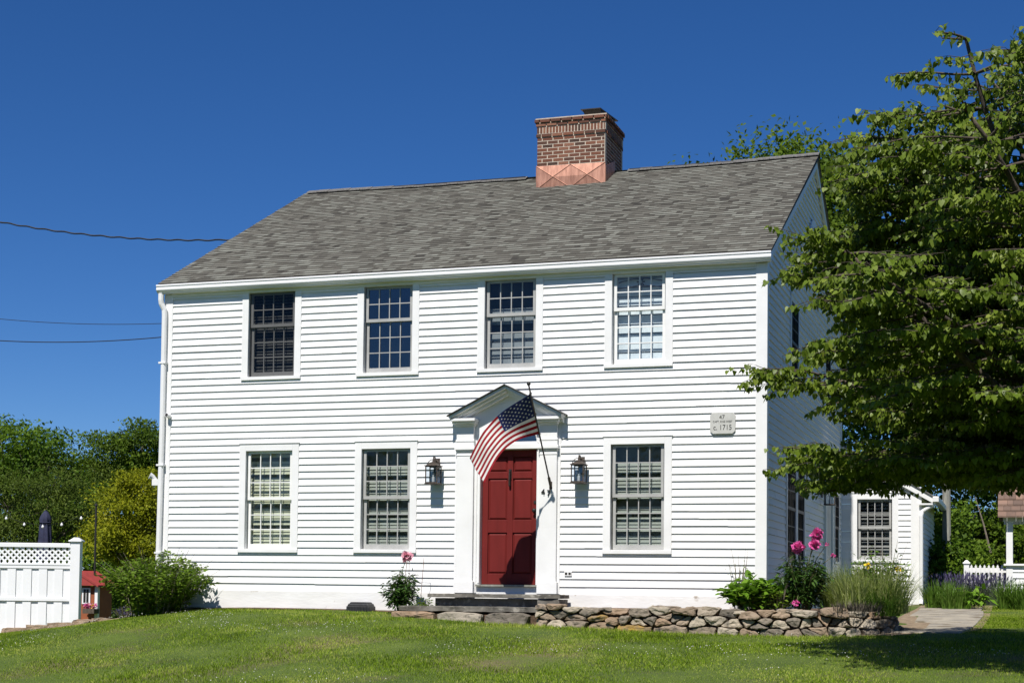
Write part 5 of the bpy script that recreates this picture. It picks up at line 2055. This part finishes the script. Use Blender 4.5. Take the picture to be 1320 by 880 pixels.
while x < pl1 - .03:
    mb = MB(po)
    mb.prism([(x - .022, PY - .042, zb_ - .25), (x + .022, PY - .042, zb_ - .25), (x + .022, PY - .042, zt - .01), (x, PY - .042, zt + .03), (x - .022, PY - .042, zt - .01)], (0, .020, 0))
    mb.build('picket', M['trim'], t)
    x += .088
# well house
WY = 11.0
wl = at(1297, 700, WY)
wz = [at(1300, q, WY).z for q in (637, 672, 727, 767)]
wo = Vector((wl.x + .8, WY, h1(wl.x + .8, WY)))
t = thing('well_house', wo, 'white well house with posts and brown cedar shingle roof', 'well house')
x0, x1 = wl.x, wl.x + 1.7
for xx, yy in ((x0, WY), (x1 - .13, WY), (x0, WY + 1.3), (x1 - .13, WY + 1.3)):
    mb = MB(wo)
    mb.box(xx, xx + .13, yy, yy + .13, wo.z - .2, wz[1])
    mb.build('post', M['trim'], t, bevel=.006)
mb = MB(wo)
siding(mb, lambda u, o, z: (u, WY + .03 - o, z), x0 + .13, x1 - .13, [wo.z + k * .125 for k in range(-1, int((wz[2] - .03 - wo.z) / .125) + 1)] + [wz[2] - .03], [])
mb.box(x0 + .135, x1 - .135, WY + .032, WY + .06, wo.z - .2, wz[2] - .03)
mb.box(x0 + .03, x0 + .08, WY + .131, WY + 1.30, wo.z - .2, wz[2] - .03)
mb.build('side_panel', M['siding'], t)
mb = MB(wo)
mb.box(x0 - .05, x1 + .05, WY - .05, WY + .20, wz[2] - .028, wz[2] + .012)
mb.build('ledge', M['trim'], t, bevel=.004)
mb = MB(wo)
mb.box(x0 - .06, x1 + .06, WY - .02, WY + .04, wz[1] + .002, wz[1] + .12)
mb.build('beam', M['trim'], t, bevel=.004)
mb = MB(wo)
mb.box(x0 - .06, x1 + .06, WY + 1.36, WY + 1.42, wz[1] + .002, wz[1] + .12)
mb.build('beam', M['trim'], t, bevel=.004)
mb = MB(wo)
rzb, rzt = wz[1] + .08, wz[0] + .28
for k in range(6):
    y0_, y1_ = WY - .22 + .92 * k / 6, WY - .22 + .92 * (k + 1) / 6
    z0_, z1_ = rzb + (rzt - rzb) * k / 6, rzb + (rzt - rzb) * (k + 1) / 6
    x = x0 - .16
    while x < x1 + .16:
        wd = random.uniform(.10, .2)
        xe = min(x + wd, x1 + .17)
        zj = random.uniform(0, .008)
        mb.hexa([(x, y0_, z0_), (xe - .004, y0_, z0_), (xe - .004, y1_ + .03, z1_ - .005), (x, y1_ + .03, z1_ - .005), (x, y0_, z0_ + .028 + zj), (xe - .004, y0_, z0_ + .028 + zj), (xe - .004, y1_ + .03, z1_ + .012), (x, y1_ + .03, z1_ + .012)], 0, random.random())
        x = xe
mb.prism([(x0 - .16, WY + .70, rzt), (x0 - .16, WY + 1.62, rzb), (x0 - .16, WY + 1.62, rzb + .03), (x0 - .16, WY + .70, rzt + .03)], (x1 - x0 + .32, 0, 0))
mb.build('roof', M['cedar'], t)
# far garage roof in the trees
p = at(1272, 668, 30)
gz_ = h1(p.x, 30)
t = thing('shed', (p.x, 30, gz_), 'brown roofed shed half hidden in trees beyond the well house', 'shed')
mb = MB((p.x, 30, gz_))
mb.box(p.x - .9, p.x + 2.2, 29.4, 31.2, gz_ - .2, p.z - .02)
mb.build('wall', M['wood'], t)
mb = MB((p.x, 30, gz_))
mb.prism([(p.x - 1.1, 29.1, p.z - .18), (p.x + 2.4, 29.1, p.z - .05), (p.x + 2.4, 30.3, p.z + .42), (p.x - 1.1, 30.3, p.z + .10)], (0, 0, .06))
mb.build('roof', M['cedar'], t)

# ------------------------------------------------------------------ left side: vinyl fence, umbrella, playhouse
rdir = Vector((cr.x, cr.y, 0)).normalized()
fdir = -rdir
fn = Vector((-rdir.y, rdir.x, 0))
if fn.y > 0:
    fn = -fn
P0 = at(101, 700, 4.0)
ftop = P0.z
fb = Vector((P0.x, P0.y, -1.0))
t = thing('vinyl_fence', fb, 'tall white privacy fence with lattice top left of house', 'fence')


def fbox(mb, a, b, o0, o1, z0, z1, mi=0):
    """Box along the fence: a..b metres left of the end post, o outward."""
    p = lambda s, o, z: tuple(Vector((P0.x, P0.y, 0)) + fdir * s + fn * o + Vector((0, 0, z)))
    mb.hexa([p(a, o0, z0), p(b, o0, z0), p(b, o1, z0), p(a, o1, z0), p(a, o0, z1), p(b, o0, z1), p(b, o1, z1), p(a, o1, z1)], mi)


PW = .19
gbot = lambda s: h1(P0.x + fdir.x * s, P0.y + fdir.y * s) - .02
mb = MB(fb)
fbox(mb, -.06, PW - .06, -.10, .09, gbot(0) - .15, ftop + .03)
fbox(mb, -.095, PW - .025, -.135, .125, ftop + .03, ftop + .06)
p = lambda s, o, z: tuple(Vector((P0.x, P0.y, 0)) + fdir * s + fn * o + Vector((0, 0, z)))
mb.hexa([p(-.08, -.12, ftop + .06), p(PW - .04, -.12, ftop + .06), p(PW - .04, .11, ftop + .06), p(-.08, .11, ftop + .06), p(-.01, -.05, ftop + .115), p(PW - .11, -.05, ftop + .115), p(PW - .11, .04, ftop + .115), p(-.01, .04, ftop + .115)])
mb.build('post', M['vinyl'], t, bevel=.006)
FL = 4.6
lat0, lat1 = ftop - .40, ftop - .085
mids = at(50, 771.5, 4.2).z
for z0, z1, o in ((ftop - .085, ftop + .0, .045), (ftop - .44, ftop - .40, .05), (ftop - .505, ftop - .4405, .040), (mids - .035, mids + .035, .048), (gbot(1) - .05, gbot(1) + .06, .045)):
    mb = MB(fb)
    fbox(mb, PW - .06, FL, -o, o, z0, z1)
    mb.build('rail', M['vinyl'], t, bevel=.005)
mb = MB(fb)
x = PW - .06
pit = .118
lh = lat1 - lat0
for k in range(-4, int(FL / pit) + 1):
    for sg, oo in ((1, .004), (-1, -.006)):
        a0 = k * pit
        s0, s1 = (a0, a0 + lh) if sg > 0 else (a0 + lh, a0)
        c0 = max(0, (PW - .06 - min(s0, s1)))
        q0 = (s0, lat0)
        q1 = (s1, lat1)
        if min(s0, s1) < PW - .06:
            tcut = (PW - .06 - q0[0]) / (q1[0] - q0[0])
            if tcut >= 1 and sg > 0 or tcut <= 0 and sg < 0:
                continue
            if sg > 0:
                q0 = (PW - .06, lat0 + (lat1 - lat0) * tcut)
            else:
                q1 = (PW - .06, lat0 + (lat1 - lat0) * tcut)
        if max(s0, s1) > FL:
            continue
        hw = .021
        P_ = [p(q0[0], oo, q0[1] - hw * 1.2), p(q1[0], oo, q1[1] - hw * 1.2), p(q1[0], oo, q1[1] + hw * 1.2), p(q0[0], oo, q0[1] + hw * 1.2)]
        mb.prism(P_, fn * .008)
mb.build('lattice', M['vinyl'], t)
x = PW - .06
k = 0
while x < FL - .05:
    mb = MB(fb)
    bw = .155
    out = .030 if k % 2 else .006
    zt_ = ftop - .4405 - (.0655 if True else 0)
    fbox(mb, x + .002, x + bw + .012, out - .02, out, gbot(x) - .06, ftop - .4405)
    mb.build('board', M['vinyl'], t, bevel=.002)
    x += bw
    k += 1
# rubble edge along the fence foot
t = thing('edging_stones', at(120, 795, 3.6), 'flat grey edging stones at the foot of white fence end', 'stones')
eo = at(120, 795, 3.6)
mb = MB(eo)
for px, py, yy, w_, h_ in ((118, 796, 3.4, .55, .07), (140, 797, 3.0, .5, .08), (110, 801, 3.2, .35, .06), (85, 806, 3.2, .6, .06), (55, 809, 3.4, .5, .06), (25, 815, 3.6, .6, .07), (-5, 819, 3.8, .5, .07), (155, 799, 2.6, .35, .06)):
    q = at(px, py, yy)
    zz = h1(q.x, q.y)
    rough_slab(mb, q.x - w_ / 2, q.x + w_ / 2, q.y - .18, q.y + .18, zz - .06, zz + h_, px, nx=8, amp=.035)
mb.build('slabs', M['stone'], t)
# closed umbrella behind the fence
up = at(58, 700, 8.0)
ub_ = Vector((up.x, 8.0, h1(up.x, 8.0)))
t = thing('patio_umbrella', ub_, 'closed navy patio umbrella behind the white lattice fence', 'umbrella')
ut = at(58, 657, 8.0).z
mb = MB(ub_)
mb.tube([(up.x, 8, ub_.z), (up.x, 8, ut)], .02, 8)
mb.build('pole', M['black_metal'], t)
mb = MB(ub_)
n = 24
prof = [(.02, 0), (.055, -.05), (.105, -.14), (.125, -.22), (.105, -.30), (.125, -.40), (.135, -.60), (.15, -.85), (.16, -1.15)]
k0 = len(mb.v)
for (r_, z) in prof:
    for j in range(n):
        q = 2 * math.pi * j / n
        rr = r_ * (1 + .22 * math.cos(q * 8 + z * 2) * min(1, -z * 4))
        mb.v.append((up.x + rr * math.cos(q), 8 + rr * math.sin(q), ut + z))
        mb.t.append(.5)
for i in range(len(prof) - 1):
    for j in range(n):
        jj = (j + 1) % n
        mb.f.append((k0 + i * n + j, k0 + i * n + jj, k0 + (i + 1) * n + jj, k0 + (i + 1) * n + j))
        mb.m.append(0)
mb.f.append(tuple(k0 + j for j in range(n)))
mb.m.append(0)
mb.build('canopy', M['navy'], t, smooth=True)
mb = MB(ub_)
mb.tube([(up.x + .125 * math.cos(a), 8 + .125 * math.sin(a), ut - .29) for a in [2 * math.pi * k / 16 for k in range(17)]], .014, 5)
mb.build('tie_strap', M['navy'], t)
# thin black pole
a, b = at(122, 745, 6.5), at(124, 652, 6.5)
bz_ = h1(a.x, 6.5)
t = thing('garden_pole', (a.x, 6.5, bz_), 'thin black metal pole in front of the golden maple', 'pole')
mb = MB((a.x, 6.5, bz_))
mb.tube([(a.x, 6.5, bz_ - .1), (b.x, 6.5, b.z)], .022, 8)
mb.lathe((b.x, 6.5, b.z), [(.022, 0), (.035, .01), (.03, .04), (.008, .06)], 8)
mb.build('shaft', M['black_metal'], t)
# string lights from pole to the left
a_, b_ = Vector((b.x, 6.5, b.z - .05)), at(-20, 648, 7.5)
t = thing('string_lights', a_, 'string of white bulbs hung between pole and trees above fence', 'lights')
pts = [a_.lerp(b_, k / 24) - Vector((0, 0, .42 * 4 * (k / 24) * (1 - k / 24))) for k in range(25)]
mb = MB(a_)
mb.tube(pts, .004, 4)
mb.build('wire', M['cable'], t)
for k in range(3, 24, 4):
    mb = MB(a_)
    q = pts[k]
    mb.lathe((q.x, q.y, q.z - .085), [(.008, 0), (.028, .02), (.03, .04), (.014, .068), (.012, .085)], 8)
    mb.build('bulb', M['star'], t)
# red roofed playhouse
hp = at(108, 785, 6.2)
ho_ = Vector((hp.x, 6.2, h1(hp.x, 6.2)))
t = thing('playhouse', ho_, 'small orange playhouse with red roof behind the fence post', 'playhouse')
zr, ze, zw = at(106, 738, 6.2).z, at(130, 755, 6.2).z, at(108, 800, 6.2).z
xr_, xe_, xw_ = at(103, 738, 6.2).x, at(131.5, 755, 6.2).x, at(126, 755, 6.2).x
mb = MB(ho_)
mb.box(2 * xr_ - xw_, xw_, 6.2, 6.75, ho_.z - .1, ze)
mb.build('wall', M['playwall'], t)
mb = MB(ho_)
mb.prism([(xr_, 6.05, zr), (xe_, 6.05, ze - .02), (xe_, 6.05, ze + .02), (xr_, 6.05, zr + .05), (2 * xr_ - xe_, 6.05, ze + .02), (2 * xr_ - xe_, 6.05, ze - .02)], (0, .8, 0))
mb.prism([(xr_, 6.06, zr + .03), (xe_ - .02, 6.06, ze + .01), (2 * xr_ - xe_ + .02, 6.06, ze + .01)], (0, .02, 0))
mb.build('roof', M['playred'], t)
mb = MB(ho_)
wx0, wx1, wz0, wz1 = at(108, 770, 6.2).x, at(115.5, 770, 6.2).x, at(110, 776, 6.2).z, at(110, 759, 6.2).z
mb.box(wx0 - .03, wx1 + .03, 6.175, 6.199, wz0 - .03, wz1 + .03)
mb.box(xw_ - .05, xw_ + .02, 6.17, 6.25, ho_.z, ze)
wn = mb.build('window', M['vinyl'], t)
mb = MB(ho_)
for i in range(2):
    mb.box(wx0 + (wx1 - wx0) * (i / 2) + .008, wx0 + (wx1 - wx0) * ((i + 1) / 2) - .008, 6.170, 6.1745, wz0, wz1)
mb.build('pane', M['black_metal'], wn)
mb = MB(ho_)
fx0, fx1, fz_ = at(107, 783, 6.0).x, at(122, 783, 6.0).x, at(107, 784, 6.0).z
mb.box(fx0, fx1, 5.98, 6.17, fz_ - .10, fz_)
mb.build('flower_box', M['bark'], t)
cols = [M['magenta'], M['pink'], M['yellow']]
for k in range(7):
    bloom(t, ho_, (fx0 + (fx1 - fx0) * (k + .5) / 7, 6.05, fz_ + .05), .06, cols[(0, 0, 1, 0, 1, 2, 0)[k]], 18)
bush_stems('purple_flower_patch', at(160, 795, 1.2), 22, 8, .04, 'lavender', 'small purple flowers at foot of corner shrub', 'flowers', .22, .20, low=.4)

# ------------------------------------------------------------------ cables
for (pa, pb_, y, r_, twist, lb) in (((0, 286), (297, 309), 13, .022, True, 'twisted black service cable, highest of the three on left'), ((0, 411), (205, 417), 30, .012, False, 'thin cable, middle of the three left of house'), ((0, 439), (208, 434.5), 22, .016, False, 'thin black cable, lowest of the three left of house')):
    a, b = at(pa[0], pa[1], y), at(pb_[0], pb_[1], y)
    dv = b - a
    sg = .28 if twist else .10
    pts = []
    N_ = 160
    for k in range(N_ + 1):
        t_ = -.8 + 2.3 * k / N_
        q = a + dv * t_ + Vector((0, 0, -sg * 4 * t_ * (1 - t_) * (.6 if twist else 1)))
        if twist:
            q += Vector((0, .012 * math.cos(k * 1.1), .012 * math.sin(k * 1.1)))
        pts.append(q)
    t = thing('utility_cable', a, lb, 'cable', 'utility cables left of the house')
    mb = MB(a)
    mb.tube(pts, r_, 5)
    mb.build('wire', M['cable'], t, smooth=True)
